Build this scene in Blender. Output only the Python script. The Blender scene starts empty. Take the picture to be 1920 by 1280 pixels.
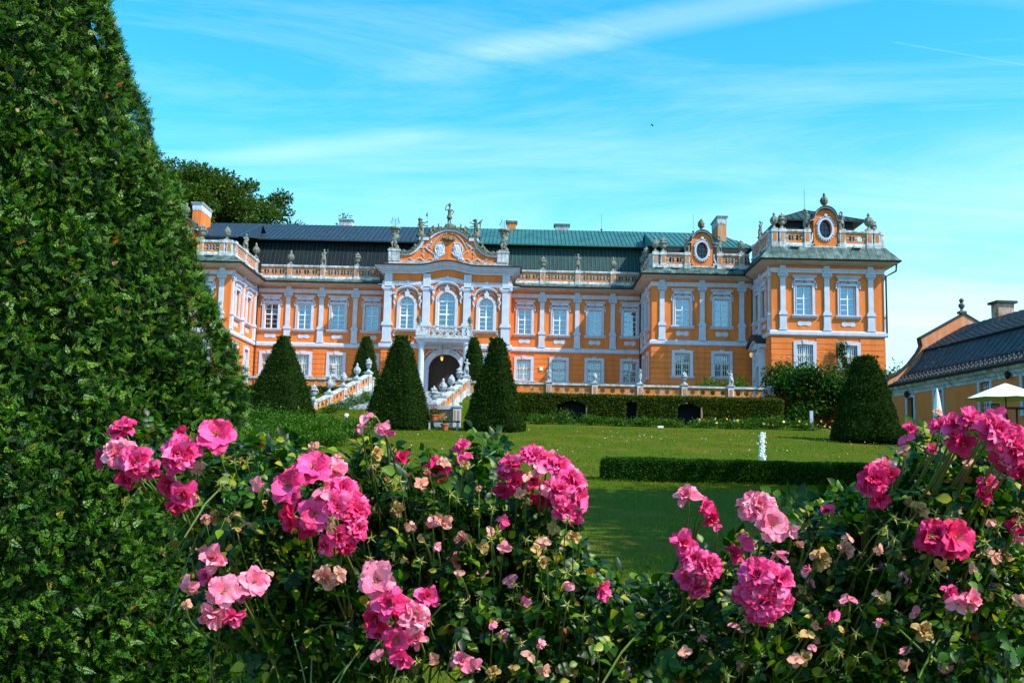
import bpy, bmesh, math, random
import numpy as np
from mathutils import Vector, Matrix, noise as mnoise

# ---------------------------------------------------------------- camera, sky, sun, exposure
SC = bpy.context.scene
COL = SC.collection
FPX, HORIZ, ROLL, VPX = 1950.0, 893.0, 0.024, 985.0
PITCH = math.atan((HORIZ - 640) / FPX); YAW = (VPX - 960) / FPX
cam_d = bpy.data.cameras.new('camera'); cam = bpy.data.objects.new('camera', cam_d); COL.objects.link(cam)
cam_d.sensor_width = 36.0; cam_d.lens = 36.0 * FPX / 1920.0
cam_d.clip_start = 0.05; cam_d.clip_end = 6000.0
RCAM = Matrix.Rotation(YAW, 3, 'Z') @ Matrix.Rotation(math.pi / 2 + PITCH, 3, 'X') @ Matrix.Rotation(ROLL, 3, 'Z')
cam.matrix_world = RCAM.to_4x4()
SC.camera = cam

SUN_TO = Vector((1.80, -1.0, 2.05)).normalized()
world = bpy.data.worlds.new('World'); SC.world = world; world.use_nodes = True
wn = world.node_tree.nodes; wl = world.node_tree.links
for n in list(wn): wn.remove(n)
w_out = wn.new('ShaderNodeOutputWorld'); w_bg = wn.new('ShaderNodeBackground')
w_sky = wn.new('ShaderNodeTexSky'); w_sky.sky_type = 'NISHITA'; w_sky.sun_disc = False
w_sky.sun_elevation = math.asin(SUN_TO.z); w_sky.sun_rotation = math.atan2(SUN_TO.x, SUN_TO.y)
w_sky.air_density = 1.0; w_sky.dust_density = 0.55; w_sky.ozone_density = 3.0; w_sky.altitude = 300
w_bg.inputs['Strength'].default_value = 0.15
w_tc = wn.new('ShaderNodeTexCoord')
w_hs = wn.new('ShaderNodeHueSaturation'); w_hs.inputs['Saturation'].default_value = 1.38
w_hs.inputs['Hue'].default_value = 0.468; w_hs.inputs['Value'].default_value = 1.42
wl.new(w_sky.outputs[0], w_hs.inputs['Color'])
def wmath(op, a, b=None, c=None, clamp=False):
    n = wn.new('ShaderNodeMath'); n.operation = op; n.use_clamp = clamp
    for i, v in enumerate((a, b, c)):
        if v is None: continue
        if isinstance(v, (int, float)): n.inputs[i].default_value = v
        else: wl.new(v, n.inputs[i])
    return n.outputs[0]
# thin high cloud: streaks on a plane far above (direction divided by its height), real sky content
sep = wn.new('ShaderNodeSeparateXYZ'); wl.new(w_tc.outputs['Generated'], sep.inputs[0])
zz = wmath('MAXIMUM', wmath('ADD', sep.outputs['Z'], 0.06), 0.02)
px_ = wmath('DIVIDE', sep.outputs['X'], zz); py_ = wmath('DIVIDE', sep.outputs['Y'], zz)
comb = wn.new('ShaderNodeCombineXYZ'); wl.new(px_, comb.inputs[0]); wl.new(py_, comb.inputs[1])
mp = wn.new('ShaderNodeMapping'); wl.new(comb.outputs[0], mp.inputs[0])
mp.inputs['Rotation'].default_value = (0, 0, math.radians(-32)); mp.inputs['Scale'].default_value = (0.42, 1.5, 1)
mp.inputs['Location'].default_value = (1.3, 0.4, 0)
nz = wn.new('ShaderNodeTexNoise'); nz.inputs['Scale'].default_value = 1.1; nz.inputs['Detail'].default_value = 9
nz.inputs['Roughness'].default_value = 0.68; nz.inputs['Distortion'].default_value = 0.9; wl.new(mp.outputs[0], nz.inputs['Vector'])
rp = wn.new('ShaderNodeMapRange'); rp.inputs['From Min'].default_value = 0.43; rp.inputs['From Max'].default_value = 0.85
wl.new(nz.outputs['Fac'], rp.inputs['Value'])
# a low veil of cirrus near the skyline, denser to the right
lowf = wn.new('ShaderNodeMapRange'); lowf.inputs['From Min'].default_value = 0.33; lowf.inputs['From Max'].default_value = 0.17
wl.new(sep.outputs['Z'], lowf.inputs['Value'])
mp2 = wn.new('ShaderNodeMapping'); wl.new(w_tc.outputs['Generated'], mp2.inputs[0]); mp2.inputs['Scale'].default_value = (2.0, 2.0, 9.0)
mp2.inputs['Rotation'].default_value = (0, math.radians(9), 0)
nz2 = wn.new('ShaderNodeTexNoise'); nz2.inputs['Scale'].default_value = 1.6; nz2.inputs['Detail'].default_value = 6; wl.new(mp2.outputs[0], nz2.inputs['Vector'])
rp2 = wn.new('ShaderNodeMapRange'); rp2.inputs['From Min'].default_value = 0.28; rp2.inputs['From Max'].default_value = 0.58
wl.new(nz2.outputs['Fac'], rp2.inputs['Value'])
right = wmath('MULTIPLY_ADD', sep.outputs['X'], 1.0, 0.55, True)
veil = wmath('MULTIPLY', wmath('MULTIPLY', lowf.outputs[0], rp2.outputs[0]), right)
# contrails: narrow bands round the great circle through two directions
def pixdir(x, y):
    return (RCAM @ Vector((x - 960, 640 - y, -FPX))).normalized()
def trail(p0, p1, width, lo, hi, end=None):
    a = pixdir(*p0); b = pixdir(*p1); nrm = a.cross(b).normalized(); along = (b - a).normalized()
    d1 = wn.new('ShaderNodeVectorMath'); d1.operation = 'DOT_PRODUCT'; wl.new(w_tc.outputs['Generated'], d1.inputs[0]); d1.inputs[1].default_value = nrm
    d2 = wn.new('ShaderNodeVectorMath'); d2.operation = 'DOT_PRODUCT'; wl.new(w_tc.outputs['Generated'], d2.inputs[0]); d2.inputs[1].default_value = along
    m = wn.new('ShaderNodeMapRange'); m.inputs['From Min'].default_value = width; m.inputs['From Max'].default_value = width * 0.2
    wl.new(wmath('ABSOLUTE', d1.outputs['Value']), m.inputs['Value'])
    e = wn.new('ShaderNodeMapRange'); e.inputs['From Min'].default_value = a.dot(along) + lo; e.inputs['From Max'].default_value = a.dot(along) + hi
    wl.new(d2.outputs['Value'], e.inputs['Value'])
    r = wmath('MULTIPLY', m.outputs[0], e.outputs[0])
    if end is not None:
        g = wn.new('ShaderNodeMapRange'); g.inputs['From Min'].default_value = b.dot(along) + end; g.inputs['From Max'].default_value = b.dot(along) - end
        wl.new(d2.outputs['Value'], g.inputs['Value']); r = wmath('MULTIPLY', r, g.outputs[0])
    return r
t1 = wmath('MULTIPLY', trail((1668, 78), (1920, 122), 0.0010, 0.0, 0.006), 0.07)
band = trail((860, 112), (1440, 0), 0.019, -0.12, 0.14)
t2 = wmath('MULTIPLY', band, wmath('MULTIPLY_ADD', rp.outputs[0], 0.5, 0.17))
band3 = trail((420, 292), (820, 252), 0.012, -0.02, 0.06, 0.03)
t3 = wmath('MULTIPLY', band3, 0.16)
cl = wmath('ADD', wmath('MULTIPLY', rp.outputs[0], 0.30), wmath('MULTIPLY', veil, 0.42))
cl = wmath('ADD', cl, wmath('ADD', t1, wmath('ADD', t2, t3)), None, True)
w_mix = wn.new('ShaderNodeMix'); w_mix.data_type = 'RGBA'
wl.new(cl, w_mix.inputs['Factor']); wl.new(w_hs.outputs[0], w_mix.inputs['A']); w_mix.inputs['B'].default_value = (6.2, 7.2, 7.6, 1)
wl.new(w_mix.outputs['Result'], w_bg.inputs['Color']); wl.new(w_bg.outputs[0], w_out.inputs['Surface'])

sun_d = bpy.data.lights.new('sun', 'SUN'); sun = bpy.data.objects.new('sun', sun_d); COL.objects.link(sun)
sun_d.energy = 5.0; sun_d.angle = math.radians(0.53); sun_d.color = (1.0, 0.93, 0.80)
sun.rotation_mode = 'QUATERNION'; sun.rotation_quaternion = SUN_TO.to_track_quat('Z', 'Y'); sun.location = (60, -40, 80)
SC.view_settings.view_transform = 'Standard'; SC.view_settings.look = 'None'
SC.view_settings.exposure = 0.50; SC.view_settings.gamma = 1.0
SC.render.film_transparent = False
try:
    SC.cycles.max_bounces = 6; SC.cycles.transparent_max_bounces = 12
except Exception: pass

rng = np.random.default_rng(11); random.seed(5)

# ---------------------------------------------------------------- materials
def material(name):
    m = bpy.data.materials.new(name); m.use_nodes = True
    nt = m.node_tree; return m, nt, nt.nodes['Principled BSDF']
def noise_mix(nt, c0, c1, scale, lo=0.35, hi=0.65, detail=5, coords='Object', stretch=(1, 1, 1), rough=.55):
    tc = nt.nodes.new('ShaderNodeTexCoord'); mpn = nt.nodes.new('ShaderNodeMapping'); mpn.inputs['Scale'].default_value = stretch
    nt.links.new(tc.outputs[coords], mpn.inputs[0])
    n = nt.nodes.new('ShaderNodeTexNoise'); n.inputs['Scale'].default_value = scale; n.inputs['Detail'].default_value = detail; n.inputs['Roughness'].default_value = rough
    nt.links.new(mpn.outputs[0], n.inputs['Vector'])
    r = nt.nodes.new('ShaderNodeMapRange'); r.inputs['From Min'].default_value = lo; r.inputs['From Max'].default_value = hi
    nt.links.new(n.outputs['Fac'], r.inputs['Value'])
    mx = nt.nodes.new('ShaderNodeMix'); mx.data_type = 'RGBA'
    nt.links.new(r.outputs[0], mx.inputs['Factor'])
    for k, c in (('A', c0), ('B', c1)):
        if hasattr(c, 'links'): nt.links.new(c, mx.inputs[k])
        else: mx.inputs[k].default_value = (*c, 1)
    return mx.outputs['Result'], n.outputs['Fac']
def add_bump(nt, b, fac, strength, dist=0.02):
    bp = nt.nodes.new('ShaderNodeBump'); bp.inputs['Strength'].default_value = strength; bp.inputs['Distance'].default_value = dist
    nt.links.new(fac, bp.inputs['Height']); nt.links.new(bp.outputs[0], b.inputs['Normal'])
def mat_noise(name, c0, c1, scale=3, rough=.8, bump=.2, spec=.3, stretch=(1, 1, 1), c2=None, s2=.4, lo=.35, hi=.65, metal=0):
    m, nt, b = material(name)
    col, f = noise_mix(nt, c0, c1, scale, lo, hi, stretch=stretch)
    if c2 is not None:
        col, _ = noise_mix(nt, col, c2, s2, .48, .74, stretch=(1.8, 1.8, .22))
    nt.links.new(col, b.inputs['Base Color']); b.inputs['Roughness'].default_value = rough
    b.inputs['Specular IOR Level'].default_value = spec; b.inputs['Metallic'].default_value = metal
    if bump: add_bump(nt, b, f, bump)
    return m
def mat_leaf(name, cols, trans=.25, rough=.45, spec=.5, patch=None, pscale=1.2, plo=.52, phi=.70):
    """leaf colours vary leaf by leaf (random per island)"""
    m, nt, b = material(name)
    g = nt.nodes.new('ShaderNodeNewGeometry'); cr = nt.nodes.new('ShaderNodeValToRGB')
    cr.color_ramp.interpolation = 'LINEAR'
    el = cr.color_ramp.elements
    while len(el) < len(cols): el.new(0.5)
    for e, (p, c) in zip(el, cols): e.position = p; e.color = (*c, 1)
    nt.links.new(g.outputs['Random Per Island'], cr.inputs[0]); col = cr.outputs[0]
    if patch is not None:
        col, _ = noise_mix(nt, col, patch, pscale, plo, phi)
    nt.links.new(col, b.inputs['Base Color']); b.inputs['Roughness'].default_value = rough; b.inputs['Specular IOR Level'].default_value = spec
    if trans:
        out = nt.nodes['Material Output']; tr = nt.nodes.new('ShaderNodeBsdfTranslucent'); mx = nt.nodes.new('ShaderNodeMixShader')
        hs = nt.nodes.new('ShaderNodeHueSaturation'); hs.inputs['Value'].default_value = 1.5; hs.inputs['Saturation'].default_value = 1.1
        nt.links.new(col, hs.inputs['Color']); nt.links.new(hs.outputs[0], tr.inputs['Color'])
        mx.inputs[0].default_value = trans; nt.links.new(b.outputs[0], mx.inputs[1]); nt.links.new(tr.outputs[0], mx.inputs[2]); nt.links.new(mx.outputs[0], out.inputs['Surface'])
    return m
def mat_plain(name, c, rough=.6, spec=.4, metal=0, emit=None, es=1):
    m, nt, b = material(name); b.inputs['Base Color'].default_value = (*c, 1); b.inputs['Roughness'].default_value = rough
    b.inputs['Specular IOR Level'].default_value = spec; b.inputs['Metallic'].default_value = metal
    if emit: b.inputs['Emission Color'].default_value = (*emit, 1); b.inputs['Emission Strength'].default_value = es
    return m

ORANGE = mat_noise('orange_plaster', (.66, .178, .042), (.74, .212, .056), .9, .9, .12, .15, c2=(.50, .135, .045), s2=.8)
ORANGE_OLD = mat_noise('weathered_orange_plaster', (.66, .20, .035), (.42, .16, .06), 1.6, .9, .25, .15, c2=(.42, .34, .28), s2=1.1)
TRIM = mat_noise('pale_lime_trim', (.43, .50, .66), (.51, .58, .72), 2.2, .8, .1, .2, c2=(.40, .45, .54), s2=1.4)
TRIM_OLD = mat_noise('mossy_white_stone', (.58, .64, .72), (.30, .34, .36), 3.0, .85, .35, .2, c2=(.16, .18, .17), s2=2.2)
SOFFIT = mat_noise('soffit_plaster', (.50, .44, .40), (.40, .33, .28), 1.5, .9, .1, .1)
STONE = mat_noise('grey_sandstone', (.26, .28, .26), (.12, .135, .115), 5.0, .9, .5, .2, c2=(.07, .08, .06), s2=3)
STONE_PALE = mat_noise('pale_limewashed_stone', (.44, .48, .54), (.28, .31, .35), 6.0, .85, .4, .2, c2=(.14, .15, .15), s2=4)
STONE_DARK = mat_noise('lichen_dark_stone', (.12, .14, .10), (.05, .06, .045), 5.0, .9, .5, .2, c2=(.26, .26, .20), s2=3)
SLATE = mat_noise('dark_blue_sheet_metal', (.014, .034, .062), (.026, .052, .088), 1.2, .55, .05, .25, stretch=(3, 1, .5))
BLACKROOF = mat_noise('black_sheet_metal', (.006, .009, .012), (.013, .018, .022), 1.2, .6, .05, .2, stretch=(3, 1, .5))
COPPER = mat_noise('teal_patinated_sheet_metal', (.022, .115, .122), (.036, .160, .165), 1.5, .5, .05, .3, stretch=(3, 1, .5), c2=(.014, .075, .085), s2=.5)
COPPER_DK = mat_noise('dark_green_sheet_metal', (.012, .034, .035), (.024, .056, .056), 1.5, .55, .05, .3, stretch=(3, 1, .6), c2=(.02, .05, .05), s2=.8)
EAVEMETAL = mat_noise('mottled_green_eave_metal', (.02, .05, .05), (.06, .11, .105), 2.2, .55, .1, .3, c2=(.14, .23, .22), s2=1.2)
GUTTER = mat_plain('dark_gutter_metal', (.012, .016, .018), .5)
WOODDK = mat_noise('dark_oak', (.045, .020, .010), (.020, .010, .006), 6, .6, .3, .3, stretch=(4, 4, .6))
SASH = mat_plain('white_sash_paint', (.80, .82, .84), .5)
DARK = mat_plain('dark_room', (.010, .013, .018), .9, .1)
CURTAIN = mat_noise('dimmed_curtain', (.20, .28, .35), (.32, .41, .48), 14, .9, 0, .1, stretch=(6, 1, .3))  # white cloth darkened: the dim light indoors is put into its colour
IRON = mat_plain('black_iron', (.012, .012, .014), .5)
GRILLE = mat_plain('cream_painted_iron', (.62, .60, .54), .5)
BRASS = mat_plain('brass_lamp', (.55, .30, .05), .3, .6, .8)
def mat_glass():
    m, nt, b = material('window_glass'); out = nt.nodes['Material Output']
    tr = nt.nodes.new('ShaderNodeBsdfTransparent'); tr.inputs[0].default_value = (.42, .66, .84, 1)
    gl = nt.nodes.new('ShaderNodeBsdfGlossy'); gl.inputs['Roughness'].default_value = .03; gl.inputs['Color'].default_value = (.70, .88, 1, 1)
    lw = nt.nodes.new('ShaderNodeLayerWeight'); lw.inputs[0].default_value = .45
    mr = nt.nodes.new('ShaderNodeMapRange'); mr.inputs['To Min'].default_value = .13; mr.inputs['To Max'].default_value = .8; nt.links.new(lw.outputs['Fresnel'], mr.inputs['Value'])
    tcg = nt.nodes.new('ShaderNodeTexCoord'); nn = nt.nodes.new('ShaderNodeTexNoise'); nn.inputs['Scale'].default_value = 1.2; nt.links.new(tcg.outputs['Object'], nn.inputs['Vector'])
    bp = nt.nodes.new('ShaderNodeBump'); bp.inputs['Strength'].default_value = .08; bp.inputs['Distance'].default_value = .03; nt.links.new(nn.outputs['Fac'], bp.inputs['Height']); nt.links.new(bp.outputs[0], gl.inputs['Normal'])
    mx = nt.nodes.new('ShaderNodeMixShader'); nt.links.new(mr.outputs[0], mx.inputs[0]); nt.links.new(tr.outputs[0], mx.inputs[1]); nt.links.new(gl.outputs[0], mx.inputs[2]); nt.links.new(mx.outputs[0], out.inputs['Surface'])
    return m
GLASS = mat_glass()

# ---------------------------------------------------------------- mesh helpers
class MB:
    def __init__(s): s.V = []; s.F = []; s.M = []
    def vs(s, pts): i = len(s.V); s.V += [tuple(p) for p in pts]; return i
    def face(s, pts, m=0):
        i = s.vs(pts); s.F.append(tuple(range(i, i + len(pts)))); s.M.append(m)
    def box(s, x0, x1, y0, y1, z0, z1, m=0, tx=0, ty=0):
        i = s.vs([(x0, y0, z0), (x1, y0, z0), (x1, y1, z0), (x0, y1, z0), (x0 + tx, y0 + ty, z1), (x1 - tx, y0 + ty, z1), (x1 - tx, y1 - ty, z1), (x0 + tx, y1 - ty, z1)])
        for f in ((0, 3, 2, 1), (4, 5, 6, 7), (0, 1, 5, 4), (1, 2, 6, 5), (2, 3, 7, 6), (3, 0, 4, 7)):
            s.F.append(tuple(i + k for k in f)); s.M.append(m)
    def prism(s, poly, y0, y1, m=0):
        """polygon in x,z pushed from y0 (front) to y1"""
        n = len(poly); i = s.vs([(x, y0, z) for x, z in poly]); j = s.vs([(x, y1, z) for x, z in poly])
        s.F.append(tuple(i + k for k in range(n))); s.F.append(tuple(j + n - 1 - k for k in range(n))); s.M += [m, m]
        for k in range(n):
            k2 = (k + 1) % n; s.F.append((i + k, j + k, j + k2, i + k2)); s.M.append(m)
    def band(s, outer, inner, y0, y1, m=0, closed=False):
        """flat strip between two x,z polylines, with front, back and edges"""
        n = len(outer); a = s.vs([(x, y0, z) for x, z in outer]); b = s.vs([(x, y0, z) for x, z in inner])
        c = s.vs([(x, y1, z) for x, z in outer]); d = s.vs([(x, y1, z) for x, z in inner])
        r = range(n if closed else n - 1)
        for k in r:
            q = (k + 1) % n
            s.F += [(a + k, a + q, b + q, b + k), (a + k, c + k, c + q, a + q), (b + k, b + q, d + q, d + k), (c + k, d + k, d + q, c + q)]; s.M += [m] * 4
        if not closed:
            s.F += [(a, b, d, c), (a + n - 1, c + n - 1, d + n - 1, b + n - 1)]; s.M += [m] * 2
    def prof(s, x0, x1, pts, m=0, m0=0, m1=0, caps=True):
        """profile [(outward, z)] run along x; m0,m1 = mitre at the ends (1 outside corner, -1 inside)"""
        n = len(pts); a = s.vs([(x0 - m0 * v, -v, z) for v, z in pts]); b = s.vs([(x1 + m1 * v, -v, z) for v, z in pts])
        for k in range(n - 1): s.F.append((a + k, b + k, b + k + 1, a + k + 1)); s.M.append(m)
        if caps: s.F += [tuple(a + k for k in range(n)), tuple(b + n - 1 - k for k in range(n))]; s.M += [m, m]
    def lathe(s, prof, c=(0, 0, 0), n=12, m=0, sx=1, sy=1):
        rows = [s.vs([(c[0] + sx * r * math.cos(2 * math.pi * k / n), c[1] + sy * r * math.sin(2 * math.pi * k / n), c[2] + z) for k in range(n)]) for r, z in prof]
        for a, b in zip(rows, rows[1:]):
            for k in range(n): q = (k + 1) % n; s.F.append((a + k, a + q, b + q, b + k)); s.M.append(m)
        s.F.append(tuple(rows[0] + n - 1 - k for k in range(n))); s.F.append(tuple(rows[-1] + k for k in range(n))); s.M += [m, m]
    def tube(s, pts, rad, n=6, m=0):
        pts = [Vector(p) for p in pts]; rows = []
        for i, p in enumerate(pts):
            t = (pts[min(i + 1, len(pts) - 1)] - pts[max(i - 1, 0)]).normalized()
            u = t.orthogonal().normalized() if i == 0 else (u - t * u.dot(t)).normalized()
            w = t.cross(u); r = rad[i] if isinstance(rad, (list, tuple)) else rad
            rows.append(s.vs([p + (u * math.cos(2 * math.pi * k / n) + w * math.sin(2 * math.pi * k / n)) * r for k in range(n)]))
        for a, b in zip(rows, rows[1:]):
            for k in range(n): q = (k + 1) % n; s.F.append((a + k, a + q, b + q, b + k)); s.M.append(m)
        s.F.append(tuple(rows[0] + n - 1 - k for k in range(n))); s.F.append(tuple(rows[-1] + k for k in range(n))); s.M += [m, m]
    def ball(s, c, r, m=0, n=8, sc=(1, 1, 1)):
        pr = [(r * math.sin(math.pi * k / n) * 1.0 + 1e-4, -r * math.cos(math.pi * k / n) * sc[2]) for k in range(n + 1)]
        s.lathe(pr, c, n + 2, m, sc[0], sc[1])
    def build(s, name, mats, parent=None, loc=(0, 0, 0), rz=0, smooth=False):
        me = bpy.data.meshes.new(name); me.from_pydata([tuple(v) for v in s.V], [], s.F)
        for mt in (mats if isinstance(mats, (list, tuple)) else [mats]): me.materials.append(mt)
        me.polygons.foreach_set('material_index', s.M)
        if smooth: me.polygons.foreach_set('use_smooth', [True] * len(s.F))
        me.update()
        return link(name, me, parent, loc, rz)
def link(name, me, parent=None, loc=(0, 0, 0), rz=0):
    o = bpy.data.objects.new(name, me); COL.objects.link(o); o.parent = parent; o.location = loc; o.rotation_euler = (0, 0, rz); return o
def tag(o, label=None, cat=None, group=None, kind=None):
    if label: o['label'] = label
    if cat: o['category'] = cat
    if group: o['group'] = group
    if kind: o['kind'] = kind
    return o
def empty(name, loc=(0, 0, 0), rz=0):
    o = bpy.data.objects.new(name, None); COL.objects.link(o); o.location = loc; o.rotation_euler = (0, 0, rz); o.empty_display_size = .3; return o
def copy_tree(o, parent=None):
    c = o.copy(); COL.objects.link(c); c.parent = parent
    for ch in list(o.children): copy_tree(ch, c)
    return c
def np_obj(name, V, F, mat, parent=None, smooth=False, loc=(0, 0, 0), mi=None):
    V = np.asarray(V, dtype=np.float32); F = np.asarray(F, dtype=np.int32); k = F.shape[1]
    me = bpy.data.meshes.new(name); me.vertices.add(len(V)); me.vertices.foreach_set('co', V.ravel())
    me.loops.add(F.size); me.loops.foreach_set('vertex_index', F.ravel())
    me.polygons.add(len(F)); me.polygons.foreach_set('loop_start', np.arange(0, F.size, k, dtype=np.int32)); me.polygons.foreach_set('loop_total', np.full(len(F), k, dtype=np.int32))
    if smooth: me.polygons.foreach_set('use_smooth', np.ones(len(F), dtype=bool))
    for mt in (mat if isinstance(mat, (list, tuple)) else [mat]): me.materials.append(mt)
    if mi is not None: me.polygons.foreach_set('material_index', np.asarray(mi, dtype=np.int32))
    me.update(calc_edges=True)
    return link(name, me, parent, loc)
def nrm(a): return a / np.maximum(np.linalg.norm(a, axis=-1, keepdims=True), 1e-9)
def frames(d, up=None):
    """rotation matrices whose first column is d, third column near up (random if None)"""
    d = nrm(d); r = rng.normal(size=d.shape) if up is None else up
    y = nrm(np.cross(r, d)); z = np.cross(d, y)
    return np.stack([d, y, z], axis=-1)
def scatter(tV, tF, pos, R, sc):
    tV = np.asarray(tV, float); tF = np.asarray(tF, int); n = len(pos); sc = np.broadcast_to(np.asarray(sc, float), (n,))
    V = np.einsum('nij,vj->nvi', R, tV) * sc[:, None, None] + pos[:, None, :]
    F = tF[None] + (np.arange(n) * len(tV))[:, None, None]
    return V.reshape(-1, 3), F.reshape(-1, tF.shape[1])
def join_np(parts):
    Vs = []; Fs = []; k = 0
    for V, F in parts: Vs.append(V); Fs.append(np.asarray(F) + k); k += len(V)
    return np.concatenate(Vs), np.concatenate(Fs)
# leaf templates (x = along the leaf)
LEAF1 = (np.array([(0, 0, 0), (.45, .26, .06), (1, 0, -.05), (.45, -.26, .06)]), np.array([(0, 1, 2, 3)]))
def fold_leaf(w=.3, n=4, curl=.12):
    V = []; F = []
    for i in range(n + 1):
        t = i / n; ww = w * math.sin(math.pi * min(1, t * 1.0 + .03) ** .8) if i < n else .01; z = -curl * t * t
        V += [(t, ww, z + .25 * ww), (t, 0, z), (t, -ww, z + .25 * ww)]
    for i in range(n):
        a = i * 3; F += [(a, a + 3, a + 4, a + 1), (a + 1, a + 4, a + 5, a + 2)]
    return np.array(V), np.array(F)
def fbm(P, s, seed=0):
    return np.array([mnoise.fractal(Vector(p) * s + Vector((seed * 7.3, seed * 3.1, seed)), .6, 2.0, 3) for p in P])
def fuse(name, build, mat, voxel=.04, parent=None, smooth=True):
    """one continuous carved body: overlapping volumes fused by a voxel remesh, then baked to a mesh"""
    mb = MB(); build(mb); o = mb.build(name, mat, None)
    md = o.modifiers.new('r', 'REMESH'); md.mode = 'VOXEL'; md.voxel_size = voxel
    dg = bpy.context.evaluated_depsgraph_get(); me = bpy.data.meshes.new_from_object(o.evaluated_get(dg)); 
    bpy.data.objects.remove(o)
    me.name = name
    if smooth: me.polygons.foreach_set('use_smooth', [True] * len(me.polygons))
    if not me.materials: me.materials.append(mat)
    return me
# ================================================================ the castle
castle = tag(empty('castle', (-6.8, 90, 5.4)), 'long orange baroque castle with pale blue trim and metal roofs, on the terrace', 'castle')
CO = Vector((-6.8, 90, 5.4))
def place(o, wx, wy, wz, rz=0):
    o.parent = castle; o.location = Vector((wx, wy, wz)) - CO; o.rotation_euler = (0, 0, rz); return o
class Fr:
    """local facade frame: x along, -y outward"""
    def __init__(s, wx, wy, rz=0, dz=0): s.o = (wx, wy); s.rz = rz; s.dz = dz
    def put(s, mb, name, mats, smooth=False, x=0, y=0, z=0):
        o = mb.build(name, mats, smooth=smooth); return s.at(o, x, y, z)
    def at(s, o, x=0, y=0, z=0):
        c, q = math.cos(s.rz), math.sin(s.rz)
        return place(o, s.o[0] + c * x - q * y, s.o[1] + q * x + c * y, s.dz + z, s.rz)
    def w(s, x, y, z):
        c, q = math.cos(s.rz), math.sin(s.rz); return (s.o[0] + c * x - q * y, s.o[1] + q * x + c * y, s.dz + z)

def arc(cx, cz, rx, rz, a0, a1, n): return [(cx + rx * math.cos(math.radians(a0 + (a1 - a0) * k / n)), cz + rz * math.sin(math.radians(a0 + (a1 - a0) * k / n))) for k in range(n + 1)]
def wall(mb, x0, x1, z0, z1, holes, rev=.35, m=0):
    """holes: (cx, halfwidth, z0, z1, arch rise)"""
    xs = sorted({x0, x1} | {h[0] - h[1] for h in holes} | {h[0] + h[1] for h in holes}); zs = sorted({z0, z1} | {h[2] for h in holes} | {h[3] for h in holes})
    xs = [x for x in xs if x0 <= x <= x1]; zs = [z for z in zs if z0 <= z <= z1]
    for a, b in zip(xs, xs[1:]):
        for c, d in zip(zs, zs[1:]):
            mx, mz = (a + b) / 2, (c + d) / 2
            if any(abs(mx - h[0]) < h[1] and h[2] < mz < h[3] for h in holes): continue
            mb.face([(a, 0, c), (b, 0, c), (b, 0, d), (a, 0, d)], m)
    for cx, hw, a, b, rise in holes:
        sp = b - rise
        mb.face([(cx - hw, 0, a), (cx - hw, 0, sp), (cx - hw, rev, sp), (cx - hw, rev, a)], m); mb.face([(cx + hw, 0, a), (cx + hw, rev, a), (cx + hw, rev, sp), (cx + hw, 0, sp)], m)
        mb.face([(cx - hw, 0, a), (cx - hw, rev, a), (cx + hw, rev, a), (cx + hw, 0, a)], m)
        if rise <= 0: mb.face([(cx - hw, 0, b), (cx + hw, 0, b), (cx + hw, rev, b), (cx - hw, rev, b)], m)
        else:
            pts = arc(cx, sp, hw, rise, 180, 0, 16)
            for p, q in zip(pts, pts[1:]):
                mb.face([(p[0], 0, p[1]), (q[0], 0, q[1]), (q[0], rev, q[1]), (p[0], rev, p[1])], m)
                mb.face([(p[0], 0, b), (q[0], 0, b), (q[0], 0, q[1]), (p[0], 0, p[1])], m)
def panel(mb, x0, x1, z0, z1, y0, y1, n, rx, rz, m=0, arch=False):
    """a slab from y0 to y1 pierced by n openings"""
    w = (x1 - x0) / n; zc = (z0 + z1) / 2; N = 16
    for k in range(n):
        a, b = x0 + k * w, x0 + (k + 1) * w; cx = (a + b) / 2; ring = []; out = []
        for j in range(N):
            t = 2 * math.pi * (j + .5) / N; c, s = math.cos(t), math.sin(t)
            ring.append((cx + rx * c, zc + rz * s)); f = 1 / max(abs(c), abs(s)); out.append((cx + c * f * w / 2, zc + s * f * (z1 - z0) / 2))
        if arch: ring = [(p[0], z0 + .12 if p[1] < zc - rz * .25 else p[1]) for p in ring]
        for j in range(N):
            q = (j + 1) % N
            for y in (y0, y1): mb.face([(out[j][0], y, out[j][1]), (out[q][0], y, out[q][1]), (ring[q][0], y, ring[q][1]), (ring[j][0], y, ring[j][1])], m)
            mb.face([(ring[j][0], y0, ring[j][1]), (ring[q][0], y0, ring[q][1]), (ring[q][0], y1, ring[q][1]), (ring[j][0], y1, ring[j][1])], m)
        # corners of the cell between the last out points and the true corners
        for sx in (-1, 1):
            for sz in (-1, 1):
                X, Z = cx + sx * w / 2, zc + sz * (z1 - z0) / 2
                near = sorted(range(N), key=lambda j: (out[j][0] - X) ** 2 + (out[j][1] - Z) ** 2)[:2]
                for y in (y0, y1): mb.face([(X, y, Z), (out[near[0]][0], y, out[near[0]][1]), (out[near[1]][0], y, out[near[1]][1])], m)

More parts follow.
